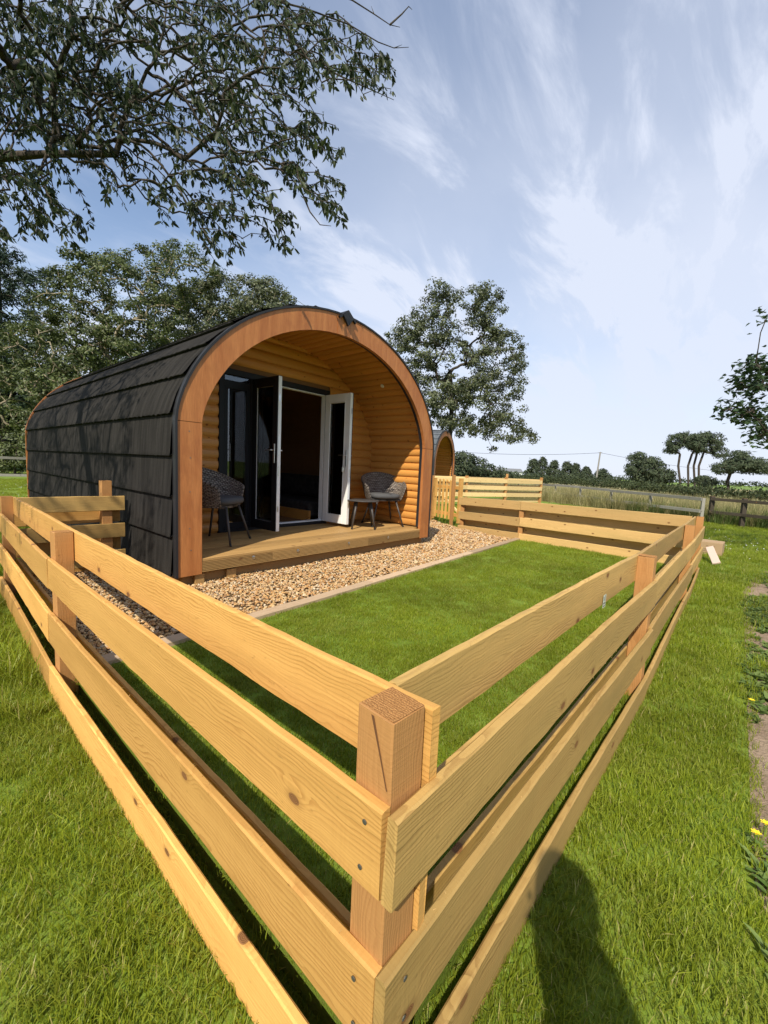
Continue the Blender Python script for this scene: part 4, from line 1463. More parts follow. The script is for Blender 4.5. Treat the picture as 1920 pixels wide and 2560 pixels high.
def branch_mesh(name, arr, par, tips, r_tip, power=0.42, r_max=None, sides=6, min_r=0.0):
    n = len(arr)
    w = np.zeros(n)
    w[tips] = 1
    for i in range(n - 1, 0, -1):
        w[par[i]] += w[i]
    r = r_tip * np.maximum(w, 1) ** power
    if r_max is not None:
        r = np.minimum(r, r_max)
    e = np.array([i for i in range(1, n) if r[i] >= min_r])
    a, b = arr[par[e]], arr[e]
    ra, rb = r[par[e]], r[e]
    ra = np.minimum(ra, rb * 1.8)
    d = unit(b - a)
    up = np.where(np.abs(d[:, 2:3]) < 0.9, np.array([[0, 0, 1.0]]), np.array([[1.0, 0, 0]]))
    s = unit(np.cross(d, up)); u = np.cross(s, d)
    th = np.arange(sides) * 2 * math.pi / sides
    c, sn = np.cos(th), np.sin(th)
    ring = s[:, None, :] * c[None, :, None] + u[:, None, :] * sn[None, :, None]
    V = np.concatenate([a[:, None] + ring * ra[:, None, None], b[:, None] + ring * rb[:, None, None]], 1).reshape(-1, 3)
    k = np.arange(sides); k2 = (k + 1) % sides
    quad = np.stack([k, k2, k2 + sides, k + sides], 1)
    F = ((np.arange(len(e)) * 2 * sides)[:, None, None] + quad[None]).reshape(-1, 4)
    return new_mesh(name, V, F, True), r

def lobes_points(lobes, n, g, shell=0.45):
    """random points in ellipsoid lobes (centre, radii), a little denser towards the skin"""
    vol = np.array([r[0] * r[1] * r[2] for _, r in lobes]) ** 0.8
    cnt = np.maximum(1, (n * vol / vol.sum()).astype(int))
    out = []
    for (c, r), k in zip(lobes, cnt):
        d = unit(g.normal(size=(k, 3)))
        s = g.uniform(shell, 1.0, (k, 1)) ** 0.7
        out.append(np.array(c) + d * s * np.array(r))
    return np.vstack(out)

def tree(name, label, trunk, targets, leaf, bark, per, spread, L, W, seed, r_tip=0.006, droop=0.3, power=0.42, detailed=False, wig=0.05, sag=0.0, group=None, cat='tree', r_max=None, min_r=0.0, lvar=0.35, steps=5):
    g = np.random.default_rng(seed)
    base = np.array(trunk[0], float)
    tr = [np.array(p, float) for p in trunk]
    arr, par, tips = skeleton(tr, targets, g, sag=sag, wig=wig, steps=steps)
    t = empty(name, tuple(base))
    me, r = branch_mesh('trunk', arr - base, par, tips, r_tip, power, r_max, min_r=min_r)
    link('trunk', me, bark, t)
    P, D, NN = [], [], []
    tp = arr[tips]; tq = arr[par[tips]]
    mid = tp.mean(axis=0); mid[2] -= 0.15 * (tp[:, 2].max() - tp[:, 2].min())
    for i in range(len(tips)):
        k = max(4, int(per * g.uniform(0.5, 1.5)))
        o_ = unit(g.normal(size=(k, 3))) * (g.uniform(0.25, 1, (k, 1)) ** 0.6) * spread * 1.9 * g.uniform(0.7, 1.3)
        o_[:, 2] *= 0.62
        P.append(tp[i] + o_)
        n_ = unit(o_) * 1.0 + unit(tp[i] - mid) * 0.7 + np.array([0, 0, 0.45]) + g.normal(0, 0.42, (k, 3))
        d = np.cross(n_, g.normal(size=(k, 3))); d[:, 2] -= droop * np.linalg.norm(d, axis=1)
        D.append(d); NN.append(n_)
    P = np.vstack(P) - base; D = np.vstack(D); Nn = np.vstack(NN)
    ls = L * (1 + lvar * (g.uniform(-1, 1, len(P)))); ws = W * (1 + 0.25 * g.uniform(-1, 1, len(P)))
    cr = link('crown', leaves_mesh('crown', P, D, Nn, ls, ws, detailed=detailed), leaf, t)
    cr['kind'] = 'stuff'
    tag(t, label, cat, group)
    return t, P + base, D, Nn, ls, ws

def imlobe(px, py, rx, ry, depth, rd):
    """an ellipsoid lobe given by where it shows in the photograph, its depth and its own depth radius"""
    c = at(px, py, depth)
    return c, depth

def img_points(ell, n, g, d0, d1):
    """points in a crown whose silhouette is a union of ellipses (px, py, rx, ry); true 3-D depth spread"""
    a = np.array([e[2] * e[3] for e in ell], float) ** 0.9
    cnt = np.maximum(2, (n * a / a.sum()).astype(int))
    out = []
    for (cx, cy, rx, ry), k in zip(ell, cnt):
        th = g.uniform(0, 2 * math.pi, k); s = np.sqrt(g.uniform(0.0, 1, k))
        px = cx + rx * s * np.cos(th); py = cy + ry * s * np.sin(th)
        mid = (d0 + d1) / 2; hw_ = (d1 - d0) / 2
        dep = mid + hw_ * np.sqrt(np.maximum(0.04, 1 - s ** 2 * 0.7)) * g.uniform(-1, 1, k)
        out += [at(a_, b_, c_) for a_, b_, c_ in zip(px, py, dep)]
    return np.array(out)

# ---- the overhanging tree whose boughs come in from the upper left
g = np.random.default_rng(21)
near_ell = [(40, 110, 260, 190), (330, 120, 300, 180), (600, 120, 230, 150), (790, 130, 140, 110), (930, 180, 70, 60), (430, 330, 230, 130),
            (600, 330, 190, 130), (650, 480, 130, 100), (780, 370, 80, 110), (835, 510, 45, 60), (560, 610, 50, 45), (710, 580, 40, 50), (40, 510, 110, 90), (160, 570, 90, 40), (340, 490, 90, 40), (480, 520, 90, 60), (60, 400, 150, 110), (230, 300, 170, 130), (-60, 560, 120, 80), (100, 230, 200, 120)]
base = np.array((-3.4, 5.4, -0.2))
trunk = [(-3.4, 5.4, -0.2), (-3.35, 5.35, 0.9), (-3.2, 5.2, 1.9), (-2.9, 5.0, 2.9), (-2.2, 4.7, 3.5), (-1.2, 4.5, 3.75), tuple(at(-60, 395, 5.0)), tuple(at(120, 385, 4.9)), tuple(at(290, 385, 4.8))]
flow = ROT @ np.array([0.80, 0.55, -0.10]); flow /= np.linalg.norm(flow)
limbs = np.array([at(*q) for q in [(-200, 250, 5.2), (-40, 225, 5.0), (130, 245, 4.9), (300, 320, 4.7), (-250, 60, 5.0), (-60, 60, 4.8), (180, 90, 4.6), (390, 150, 4.5), (560, 230, 4.4), (-150, -150, 4.8), (150, -120, 4.6), (420, -40, 4.4), (640, 50, 4.4),
                  (800, 100, 4.4), (460, 400, 4.6), (700, 170, 4.3), (-120, 470, 5.2), (0, 480, 5.1), (80, 30, 5.4), (330, 30, 5.3), (540, 330, 4.6)]])
tg_in = img_points(near_ell, 1750, g, 3.6, 5.9)
tg_out = lobes_points([((-2.5, 5.8, 5.1), (2.6, 2.9, 1.4)), ((-1.2, 7.6, 5.0), (2.0, 1.9, 1.3)), ((-3.3, 3.1, 5.0), (1.7, 1.4, 1.1)), ((-1.6, 3.9, 5.2), (1.2, 0.95, 0.9)), ((-0.6, 5.0, 6.0), (1.6, 1.5, 1.0)), ((0.2, 4.6, 6.6), (1.6, 1.3, 0.7))], 1500, g, 0.2)
arr0, par0, tip0 = skeleton([np.array(p) for p in trunk], limbs, g, wig=0.06, steps=8)
# second stage: long whips with the flow, then the rest of the crown
def extend(arr, par, targets, flow, wig, seglen, steps, sag):
    nodes0 = len(arr)
    A, Pp = arr, list(par)
    tips = []
    order = np.argsort(np.linalg.norm(targets - arr[8], axis=1))
    root = arr[0]
    for i in order:
        t = targets[i]
        d = np.linalg.norm(A - t, axis=1)
        cost = d + 0.35 * np.maximum(0, np.linalg.norm(A - root, axis=1) - np.linalg.norm(t - root))
        if flow is not None:
            cost = (d + 0.10) * (1.75 - ((t - A) @ flow) / (d + 1e-6))
        j = int(np.argmin(cost)); a = A[j]; L = d[j]
        k = max(2, min(steps, int(L / seglen) + 1)); pj = j; new = []
        for s_ in range(1, k + 1):
            f = s_ / k
            p = a + (t - a) * f + g.normal(0, wig * L / k, 3) * (f < 1)
            p[2] += sag * L * f * (1 - f)
            new.append(p); Pp.append(pj); pj = len(A) + s_ - 1
        A = np.vstack([A, np.array(new)]); tips.append(pj)
    return A, Pp, tips
arr1, par1, tips1 = extend(arr0, par0, tg_in, flow, 0.10, 0.13, 7, 0.35)
n_in = len(arr1)
arr2, par2, tips2 = extend(arr1, par1, tg_out, None, 0.10, 0.22, 4, 0.2)
par2 = np.array(par2)
all_tips = np.array(list(tips1) + list(tips2))
bough = empty('overhanging_tree', tuple(base))
cap = np.full(len(arr2), 0.036); cap[:7] = (0.21, 0.19, 0.17, 0.15, 0.12, 0.09, 0.065)
me, rad = branch_mesh('trunk', arr2 - base, par2, all_tips, 0.0030, 0.42, cap)
link('trunk', me, MAT['bark'], bough)
P, D, LS = [], [], []
first = len(arr0)
for i in range(first, len(arr2)):
    if rad[i] > 0.0085: continue
    m_ = int(g.integers(3, 8)) if i < n_in else 6
    q = arr2[i] * 1.0
    r_ = g.normal(0, 1, (m_, 3)); r_[:, 2] *= 0.35
    d_ = np.array([0, 0, -0.80]) + 0.55 * r_ + 0.35 * flow
    P.append(q + g.normal(0, 0.012 if i < n_in else 0.06, (m_, 3))); D.append(d_)
    LS.append(0.032 + 0.072 * g.uniform(0, 1, m_))
P = np.vstack(P); D = np.vstack(D); LS = np.concatenate(LS)
WS = LS * g.uniform(0.32, 0.42, len(LS))
Nn = g.normal(0, 0.8, P.shape)
Nn[:, 2] += 0.3
link('crown', leaves_mesh('crown', P - base, D, Nn, LS, WS, detailed=True), MAT['cherry'], bough)['kind'] = 'stuff'
tag(bough, 'broad leaved tree whose drooping boughs fill the upper left of the picture', 'tree')
# the leaves that show largest hang as separate parts
def proj(P):
    v = (P - np.array([0, 0, CAM_H])) @ ROT
    return 960 + F_PX * v[:, 0] / v[:, 2], 1280 + F_PX * v[:, 1] / v[:, 2], v[:, 2]
px, py, dep = proj(P)
vis = np.where((dep > 0.5) & (px > 0) & (px < 1920) & (py > 0) & (py < 2560))[0]
vis = vis[np.argsort(dep[vis] / LS[vis])][:300]
crown = [c for c in bough.children if c.name.startswith('crown')][0]
keep = np.ones(len(P), bool); keep[vis] = False
me_new = leaves_mesh('crown', (P - base)[keep], D[keep], Nn[keep], LS[keep], WS[keep], detailed=True)
me_new.materials.append(MAT['cherry'])
crown.data = me_new
crown['kind'] = 'stuff'
one = leaves_mesh('leaf', np.zeros((1, 3)), np.array([[0, 0, -1.0]]), np.array([[0, 1.0, 0.0]]), np.array([1.0]), np.array([0.44]), detailed=True)
one.materials.append(MAT['cherry'])
for i in vis:
    z = Vector(-unit(D[i])); 
    x = Vector(unit(np.cross(unit(D[i]), Nn[i])));
    y = z.cross(x)
    m = Matrix((x, y, z)).transposed().to_4x4()
    m = Matrix.Translation(Vector((P - base)[i])) @ m @ Matrix.Scale(float(LS[i]), 4)
    o = bpy.data.objects.new('leaf', one)
    COL.objects.link(o)
    o.parent = bough
    o.matrix_basis = m
# a few bare twig ends against the sky
def bare_twig(pts, r):
    b = MB()
    pw = [at(*p) for p in pts]
    b.tube([q - base for q in pw], [r * (1 - 0.75 * i / (len(pw) - 1)) for i in range(len(pw))], 5)
    return b
for pts in ([(600, -20, 4.4), (760, 20, 4.4), (870, 60, 4.5), (945, 105, 4.55), (985, 120, 4.6), (1022, 118, 4.6)], [(985, 120, 4.6), (1005, 112, 4.62)], [(650, -60, 4.3), (800, -30, 4.3), (880, 0, 4.35), (935, 35, 4.4), (975, 62, 4.42), (1000, 68, 4.45)], [(975, 62, 4.42), (1005, 35, 4.5), (1022, 16, 4.5), (1030, 24, 4.5)], [(935, 35, 4.4), (928, 15, 4.42)],
            [(740, 130, 4.3), (850, 190, 4.35), (930, 225, 4.4), (985, 250, 4.42)], [(750, 470, 4.2), (775, 530, 4.2), (800, 562, 4.22), (828, 565, 4.25)]):
    bare_twig(pts, 0.010 if len(pts) > 3 else 0.005).build('twig', MAT['bark'], bough)

# ---- trees behind the pod on the left
def treeimg(name, label, base_px, base_depth, ell, n, d0, d1, leaf, bark, per, spread, L, W, seed, trunk_mid=(), **k):
    g = np.random.default_rng(seed + 1000)
    tg = img_points(ell, n, g, d0, d1)
    bp = at(base_px, 1280, base_depth)
    tr = [(bp[0], bp[1], -0.2), (bp[0] + 0.1, bp[1], 1.0)] + [tuple(at(*q)) for q in trunk_mid]
    return tree(name, label, tr, tg, leaf, bark, per, spread, L, W, seed, **k)

treeimg('broadleaf_tree', 'tall olive green tree with pale bare stems rising behind the pod roof', 300, 19.0,
        [(280, 760, 190, 130), (400, 700, 150, 90), (180, 860, 170, 150), (320, 900, 150, 120), (230, 670, 110, 50), (430, 640, 60, 40)], 430, 16.5, 21.5,
        MAT['olive'], MAT['bark_pale'], 80, 0.19, 0.12, 0.075, 31, trunk_mid=[(300, 1010, 18.8), (285, 930, 18.6), (255, 860, 18.4)], r_tip=0.011, power=0.40, droop=0.15, wig=0.12)
treeimg('broadleaf_tree', 'rounded grey green tree behind the pod, lower and further right than the olive one', 560, 21.0,
        [(560, 790, 150, 110), (680, 780, 90, 50), (480, 820, 120, 110), (600, 740, 120, 50), (720, 760, 40, 20)], 340, 18.5, 23.5,
        MAT['tree_mid'], MAT['bark_pale'], 80, 0.20, 0.12, 0.075, 32, trunk_mid=[(540, 960, 21.0), (530, 880, 21.0)], r_tip=0.010, power=0.40, droop=0.15, wig=0.12)
treeimg('broadleaf_tree', 'sprawling low tree with bare grey twigs at the far left behind the pod', 110, 17.0,
        [(120, 980, 150, 110), (60, 900, 120, 100), (200, 1010, 110, 90), (150, 1080, 130, 50)], 300, 15.0, 19.0,
        MAT['olive'], MAT['bark_pale'], 50, 0.18, 0.11, 0.07, 33, trunk_mid=[(120, 1090, 17.0)], r_tip=0.012, power=0.40, droop=0.2, wig=0.18)
treeimg('conifer_tree', 'dark layered conifer at the left edge behind the olive trees', 10, 24.0,
        [(20, 690, 110, 22), (40, 745, 120, 22), (10, 800, 130, 24), (50, 850, 120, 24), (20, 905, 140, 26), (40, 960, 140, 26), (10, 1020, 150, 30), (-40, 640, 90, 30), (-150, 800, 150, 150)], 620, 21.5, 26.5,
        MAT['conifer'], MAT['bark'], 60, 0.22, 0.26, 0.075, 34, trunk_mid=[(10, 1000, 24), (5, 900, 24), (0, 780, 24), (-5, 660, 24)], r_tip=0.012, power=0.36, droop=0.25)
treeimg('bush', 'yellowish green bush under the trees at the left edge', 40, 21.0,
        [(40, 1120, 60, 45), (0, 1150, 80, 40), (90, 1150, 50, 35)], 110, 19.8, 22.2, MAT['olive'], MAT['bark'], 50, 0.20, 0.13, 0.08, 35, r_tip=0.008, droop=0.1, cat='bush')
treeimg('broadleaf_tree', 'dense dark evergreen mass filling the gap low behind the back of the pod', 150, 26.0,
        [(60, 1080, 150, 90), (220, 1000, 170, 110), (400, 960, 160, 100), (-120, 1000, 150, 150), (560, 900, 150, 90), (80, 1160, 160, 40)], 520, 24.0, 30.0,
        MAT['conifer'], MAT['bark'], 60, 0.42, 0.34, 0.18, 36, r_tip=0.012, droop=0.2)

# ---- windswept tree behind the second pod
treeimg('windswept_tree', 'large wind shaped green tree standing behind the second pod, right of the arch', 1120, 24.0,
        [(1130, 900, 165, 120), (1120, 800, 110, 70), (1170, 730, 70, 30), (1230, 760, 40, 45), (1040, 860, 75, 75), (1250, 920, 70, 100), (1180, 1010, 140, 80), (1250, 1080, 75, 45), (1310, 1090, 35, 30), (1090, 1010, 100, 90), (1095, 725, 25, 35)], 700, 21.0, 27.0,
        MAT['tree_mid'], MAT['bark'], 60, 0.19, 0.130, 0.085, 41, trunk_mid=[(1125, 1090, 24), (1130, 1010, 24), (1125, 930, 24)], r_tip=0.009, power=0.42, droop=0.2, wig=0.10)
treeimg('bush', 'round dark bush sloping down right of the second pod', 1190, 38.0,
        [(1165, 1165, 50, 28), (1200, 1178, 60, 18), (1145, 1160, 40, 30), (1255, 1188, 45, 8)], 170, 36, 40, MAT['far_leaf'], MAT['bark'], 40, 0.28, 0.20, 0.13, 42, r_tip=0.01, cat='bush')

# ---- distant trees along the horizon
def conifer_far(px, py_top, py_bot, halfw, depth, seed, label):
    g = np.random.default_rng(seed)
    pts = []
    n = 26
    for i in range(n):
        f = (i + 0.5) / n
        w = halfw * (0.12 + 0.88 * f ** 0.8) * g.uniform(0.75, 1.1)
        for k in range(6):
            a = g.uniform(0, 6.28)
            c = at(px + w * math.cos(a), py_top + (py_bot - py_top) * f + g.normal(0, 1.0), depth + w * math.sin(a) * depth / F_PX)
            pts.append(c)
    b = at(px, py_bot, depth)
    t = at(px, py_top, depth)
    tree('conifer_tree', label, [(b[0], b[1], -0.2), tuple(b * 0.6 + t * 0.4), tuple(b * 0.25 + t * 0.75), tuple(t)], np.array(pts), MAT['far_leaf'], MAT['bark'], 16, 0.30, 0.55, 0.22, seed, r_tip=0.02, droop=0.3, group='conifers in the far clump', min_r=0.03)
names = ['leftmost', 'second', 'third', 'fourth', 'fifth', 'rightmost']
for i, (x, yt, hw2) in enumerate([(1333, 1148, 26), (1356, 1143, 24), (1386, 1152, 27), (1418, 1155, 24), (1440, 1160, 22), (1466, 1168, 20)]):
    conifer_far(x, yt, 1204, hw2, 115 + 4 * (i % 3), 60 + i, names[i] + ' conifer of the distant dark clump, counted from the left, beyond the pasture')
treeimg('umbrella_tree', 'small distant tree just right of the leaning utility pole', 1506, 105, [(1503, 1182, 13, 9), (1512, 1192, 14, 8)], 50, 103, 107, MAT['far_leaf'], MAT['bark'], 30, 0.4, 0.5, 0.3, 71, r_tip=0.02, min_r=0.03)
treeimg('umbrella_tree', 'wide dark rounded tree with a small flat tuft on top, mid distance right', 1620, 62.0,
        [(1625, 1180, 55, 26), (1595, 1172, 30, 20), (1650, 1192, 40, 18), (1597, 1143, 24, 10), (1625, 1155, 30, 10)], 300, 58, 66, MAT['far_leaf'], MAT['bark'], 34, 0.35, 0.30, 0.17, 72, r_tip=0.016, droop=0.1)
for i, (x0, x1, ell, lb) in enumerate([
        (1692, 1700, [(1692, 1106, 26, 22), (1680, 1124, 18, 14), (1703, 1092, 14, 9)], 'leftmost of the tall flat crowned pines, bare stem leaning right'),
        (1712, 1730, [(1722, 1096, 24, 14), (1738, 1112, 22, 17)], 'second of the tall flat crowned pines from the left'),
        (1728, 1742, [(1757, 1091, 26, 11), (1746, 1114, 20, 16)], 'third of the tall flat crowned pines from the left'),
        (1738, 1758, [(1783, 1096, 28, 13), (1775, 1119, 24, 16), (1803, 1132, 22, 12), (1792, 1112, 22, 12)], 'rightmost of the tall flat crowned pines, its stem leaning right')]):
    dpt = 68.0 + i * 0.8
    treeimg('flat_topped_pine', lb, x0, dpt, ell, 110, dpt - 2.4, dpt + 2.4, MAT['far_leaf'], MAT['bark'], 30, 0.30, 0.30, 0.15, 80 + i, trunk_mid=[(x0 + 0.45 * (x1 - x0), 1165, dpt), (x1, 1135, dpt)], r_tip=0.030, power=0.36, droop=0.0, group='flat crowned pines in the middle distance', min_r=0.02)
treeimg('flat_topped_pine', 'broad spreading pine with forked leaning trunk at the far right', 1812, 58.0,
        [(1850, 1140, 34, 12), (1885, 1165, 48, 18), (1815, 1170, 36, 14), (1920, 1172, 40, 12), (1850, 1158, 40, 14)], 300, 54, 62, MAT['far_leaf'], MAT['bark'], 32, 0.30, 0.28, 0.15, 90, trunk_mid=[(1818, 1205, 58), (1825, 1185, 58), (1840, 1170, 58)], r_tip=0.020, power=0.40, droop=0.0, min_r=0.02)
treeimg('bush', 'low dark bush between the pine stems and the spreading pine', 1765, 64.0, [(1765, 1204, 24, 12), (1755, 1198, 14, 8)], 70, 62, 66, MAT['far_leaf'], MAT['bark'], 30, 0.30, 0.30, 0.17, 91, r_tip=0.016, cat='bush', min_r=0.02)

# hedges and far woods: masses nobody could count
def hedge(name, label, pts, h, w, n, leaf, L, seed, cat='hedge'):
    g = np.random.default_rng(seed)
    pts = np.array(pts)
    seg = np.r_[0, np.cumsum(np.linalg.norm(np.diff(pts, axis=0), axis=1))]
    s = g.uniform(0, seg[-1], n)
    x = np.interp(s, seg, pts[:, 0]); y = np.interp(s, seg, pts[:, 1])
    hh = h * (0.75 + 0.35 * np.sin(s * 1.7 / h) * np.sin(s * 0.6 / h + 1) + 0.12 * g.normal(size=n))
    z = hh * np.sqrt(g.uniform(0, 1, n))
    P = np.stack([x + g.normal(0, w, n), y + g.normal(0, w, n), z], 1)
    D = g.normal(size=(n, 3)); D[:, 2] += 0.4
    o = link(name, leaves_mesh(name, P, D, g.normal(size=(n, 3)) + [0, 0, 0.7], L * g.uniform(0.7, 1.3, n), L * 0.6 * g.uniform(0.7, 1.3, n), detailed=False), leaf)
    tag(o, label, cat, kind='stuff')
    return o
def gp_(px, depth):
    p = at(px, 1280, depth); return (p[0], p[1])
hedge('hedge', 'dark hedge line across the middle distance at the right', [gp_(1300, 70), gp_(1560, 52), gp_(1760, 36), gp_(1960, 30)], 1.0, 0.7, 9000, MAT['hedge'], 0.24, 101)
hedge('far_wood', 'low line of far woods and hedges along the horizon', [gp_(1100, 320), gp_(1350, 300), gp_(1600, 280), gp_(1950, 260), gp_(2300, 250)], 3.4, 2.0, 5000, MAT['far_leaf'], 1.3, 102, 'wood')
hedge('far_hedge', 'bushy hedge line in front of the white farm building', [gp_(1100, 62), gp_(1250, 75), gp_(1420, 85), gp_(1640, 80)], 1.5, 0.8, 7000, MAT['far_leaf'], 0.36, 103)
hedge('wood_edge', 'dark wood behind the trees on the left', [(-20, 36), (-6, 40), (8, 42), (26, 46)], 5.5, 1.6, 12000, MAT['conifer'], 0.55, 104, 'wood')

# ---- branch ends of a maple coming in at the right edge
def maple_leaf_mesh():
    lob = [(0, 0), (0.16, 0.05), (0.40, -0.06), (0.34, 0.12), (0.52, 0.30), (0.34, 0.36), (0.40, 0.58), (0.20, 0.56), (0.12, 0.78), (0, 1.0)]
    poly = lob + [(-x, y) for x, y in lob[-2:0:-1]]
    vs = [(x, -0.12 * abs(x) - 0.12 * y * y, y) for x, y in poly] + [(0, 0.02, 0.3)]
    n = len(poly)
    me = new_mesh('leaf', vs, [(i, (i + 1) % n, n) for i in range(n)])
    me.materials.append(MAT['maple'])
    return me
ML = maple_leaf_mesh()
mt_base = (9.5, -3.1, 0.0)
maple = empty('maple_tree', mt_base)
mb_ = np.array(mt_base)
gm = np.random.default_rng(51)
mell = [(1890, 912, 40, 16), (1880, 962, 52, 18), (1845, 1022, 48, 10), (1890, 1042, 40, 16), (1905, 1090, 26, 22), (1914, 795, 12, 6), (1990, 990, 45, 85), (2075, 880, 95, 150), (2200, 780, 150, 220), (2120, 1040, 110, 90)]
mell = mell[:6] * 1 + mell[6:]
tgm = np.vstack([img_points(mell[:6], 150, gm, 6.2, 7.2), img_points(mell[6:], 170, gm, 6.0, 7.4)])
arrm, parm, tipsm = skeleton([(9.5, -3.1, -0.2), (9.45, -3.0, 1.2), tuple(at(2330, 1010, 7.2)), tuple(at(2230, 930, 7.0)), tuple(at(2090, 930, 6.8))], tgm, gm, wig=0.08)
me, _r = branch_mesh('trunk', arrm - mb_, parm, tipsm, 0.005, 0.45, 0.16)
link('trunk', me, MAT['bark'], maple)
MP, MD = [], []
for i in tipsm:
    for k in range(7):
        q = arrm[i] + gm.normal(0, 0.085, 3)
        MP.append(q); MD.append(np.array([gm.normal(0, 0.6) - 0.35 * ROT[0, 0], gm.normal(0, 0.6) - 0.35 * ROT[1, 0], -0.45 + gm.normal(0, 0.25)]))
MP, MD = np.array(MP), unit(np.array(MD))
px, py, dep = proj(MP)
order = np.argsort(np.where((px < 1940), 0, 1000) + dep)
rest_v, rest_f = [], []
lv = np.array([v.co[:] for v in ML.vertices]); lf = [tuple(p.vertices) for p in ML.polygons]
for c, i in enumerate(order):
    z = Vector(MD[i]); up = Vector((gm.normal(0, 0.35), gm.normal(0, 0.35), 1))
    x = z.cross(up).normalized(); y = z.cross(x)
    s = gm.uniform(0.055, 0.105)
    m = Matrix.Translation(Vector(MP[i] - mb_)) @ Matrix((x, y, z)).transposed().to_4x4() @ Matrix.Scale(s, 4)
    if c < 290 and px[i] < 1960:
        o = bpy.data.objects.new('leaf', ML); COL.objects.link(o); o.parent = maple; o.matrix_basis = m
    else:
        A = np.array(m)
        b0 = len(rest_v)
        rest_v += [tuple((A @ np.r_[v, 1])[:3]) for v in lv]
        rest_f += [tuple(q + b0 for q in f) for f in lf]
cr = link('crown', new_mesh('crown', rest_v, rest_f), MAT['maple'], maple); cr['kind'] = 'stuff'
tag(maple, 'maple tree just outside the picture, its leafy branch ends showing at the right edge', 'tree')

# ------------------------------------------------------------------ utility pole, wires, farm building
up_ = empty('utility_pole', tuple(ground_at(1490, 1210)[:2]) + (0,))
pb_ = at(1489, 1205, 88.0); pt_ = at(1501, 1130, 88.0)
up_.location = (pb_[0], pb_[1], 0)
b = MB(); b.tube([(0, 0, -0.5), (pt_[0] - pb_[0], pt_[1] - pb_[1], pt_[2])], [0.19, 0.14], 10); b.build('pole', MAT['grey_wood'], up_)
dl = Vector((at(1400, 1130, 88) - at(1500, 1130, 88))).normalized()
b = MB(); c = Vector((pt_[0] - pb_[0], pt_[1] - pb_[1], pt_[2] - 0.15)); b.tube([c - dl * 0.4, c + dl * 0.4], 0.06, 6); b.build('cross_arm', MAT['grey_wood'], up_)
tag(up_, 'leaning wooden utility pole in front of the far clump of conifers', 'pole')
def wire(label, a, b_, sag):
    m = MB(); n = 16
    pts = []
    for i in range(n + 1):
        f = i / n
        p = np.array(a) * (1 - f) + np.array(b_) * f
        p[2] -= sag * 4 * f * (1 - f); pts.append(p)
    m.tube(pts, 0.030, 4)
    o = m.build('overhead_wire', MAT['black_iron'])
    tag(o, label, 'wire')
wire('thin overhead wire running left from the utility pole', at(1500, 1132, 88), at(1120, 1128, 80), 0.5)
wire('thin overhead wire running right from the utility pole', at(1501, 1132, 88), at(1960, 1190, 120), 0.9)

fb = at(1268, 1190, 150.0)
farm = empty('farm_building', (fb[0], fb[1], 0), math.atan2(ROT[1, 0], ROT[0, 0]))
b = MB(); b.box(-4.5, 4.5, -2.5, 2.5, 0, 2.0); b.build('wall', plain('white_render', (0.72, 0.72, 0.70), 0.8), farm)
b = MB(); b.prism([(-2.8, 1.95), (0, 3.1), (2.8, 1.95), (2.8, 2.05), (0, 3.25), (-2.8, 2.05)], 'x', -4.8, 4.8); b.build('roof', plain('grey_sheet_roof', (0.16, 0.165, 0.17), 0.7), farm)
for x in (-2.6, 0.3, 2.4):
    b = MB(); b.box(x, x + 1.0, -2.53, -2.502, 0.5, 1.5); b.build('window', MAT['anthracite'], farm)
tag(farm, 'long low white farm building with a grey roof on the horizon', 'building')

# ------------------------------------------------------------------ grass, gravel, weeds (instanced stuff)
lib = bpy.data.collections.new('scatter_sources')          # not linked to the scene: sources only
def source(name, me, mat):
    if mat: me.materials.append(mat)
    o = bpy.data.objects.new(name, me)
    return o
def blade_clump(seed, n, rad, h0, h1, w, lean=0.35, seg=3):
    g = np.random.default_rng(seed)
    V, F = [], []
    for i in range(n):
        r = rad * math.sqrt(g.uniform()); a = g.uniform(0, 6.28)
        x, y = r * math.cos(a), r * math.sin(a)
        h = g.uniform(h0, h1); d = g.uniform(0, 6.28); l = abs(g.normal(0, lean)) * h
        wx, wy = -math.sin(d + g.normal(0, .5)) * w / 2, math.cos(d + g.normal(0, .5)) * w / 2
        b0 = len(V)
        for s in range(seg):
            f = s / seg
            ww = 1 - 0.55 * f
            cx, cy, cz = x + math.cos(d) * l * f * f, y + math.sin(d) * l * f * f, h * (f - 0.18 * f * f * min(1, l / h))
            V += [(cx - wx * ww, cy - wy * ww, cz), (cx + wx * ww, cy + wy * ww, cz)]
        V.append((x + math.cos(d) * l, y + math.sin(d) * l, h * (1 - 0.18 * min(1, l / h))))
        for s in range(seg - 1):
            F.append((b0 + 2 * s, b0 + 2 * s + 1, b0 + 2 * s + 3, b0 + 2 * s + 2))
        F.append((b0 + 2 * (seg - 1), b0 + 2 * seg - 1, b0 + 2 * seg))
    return new_mesh('clump', V, F)

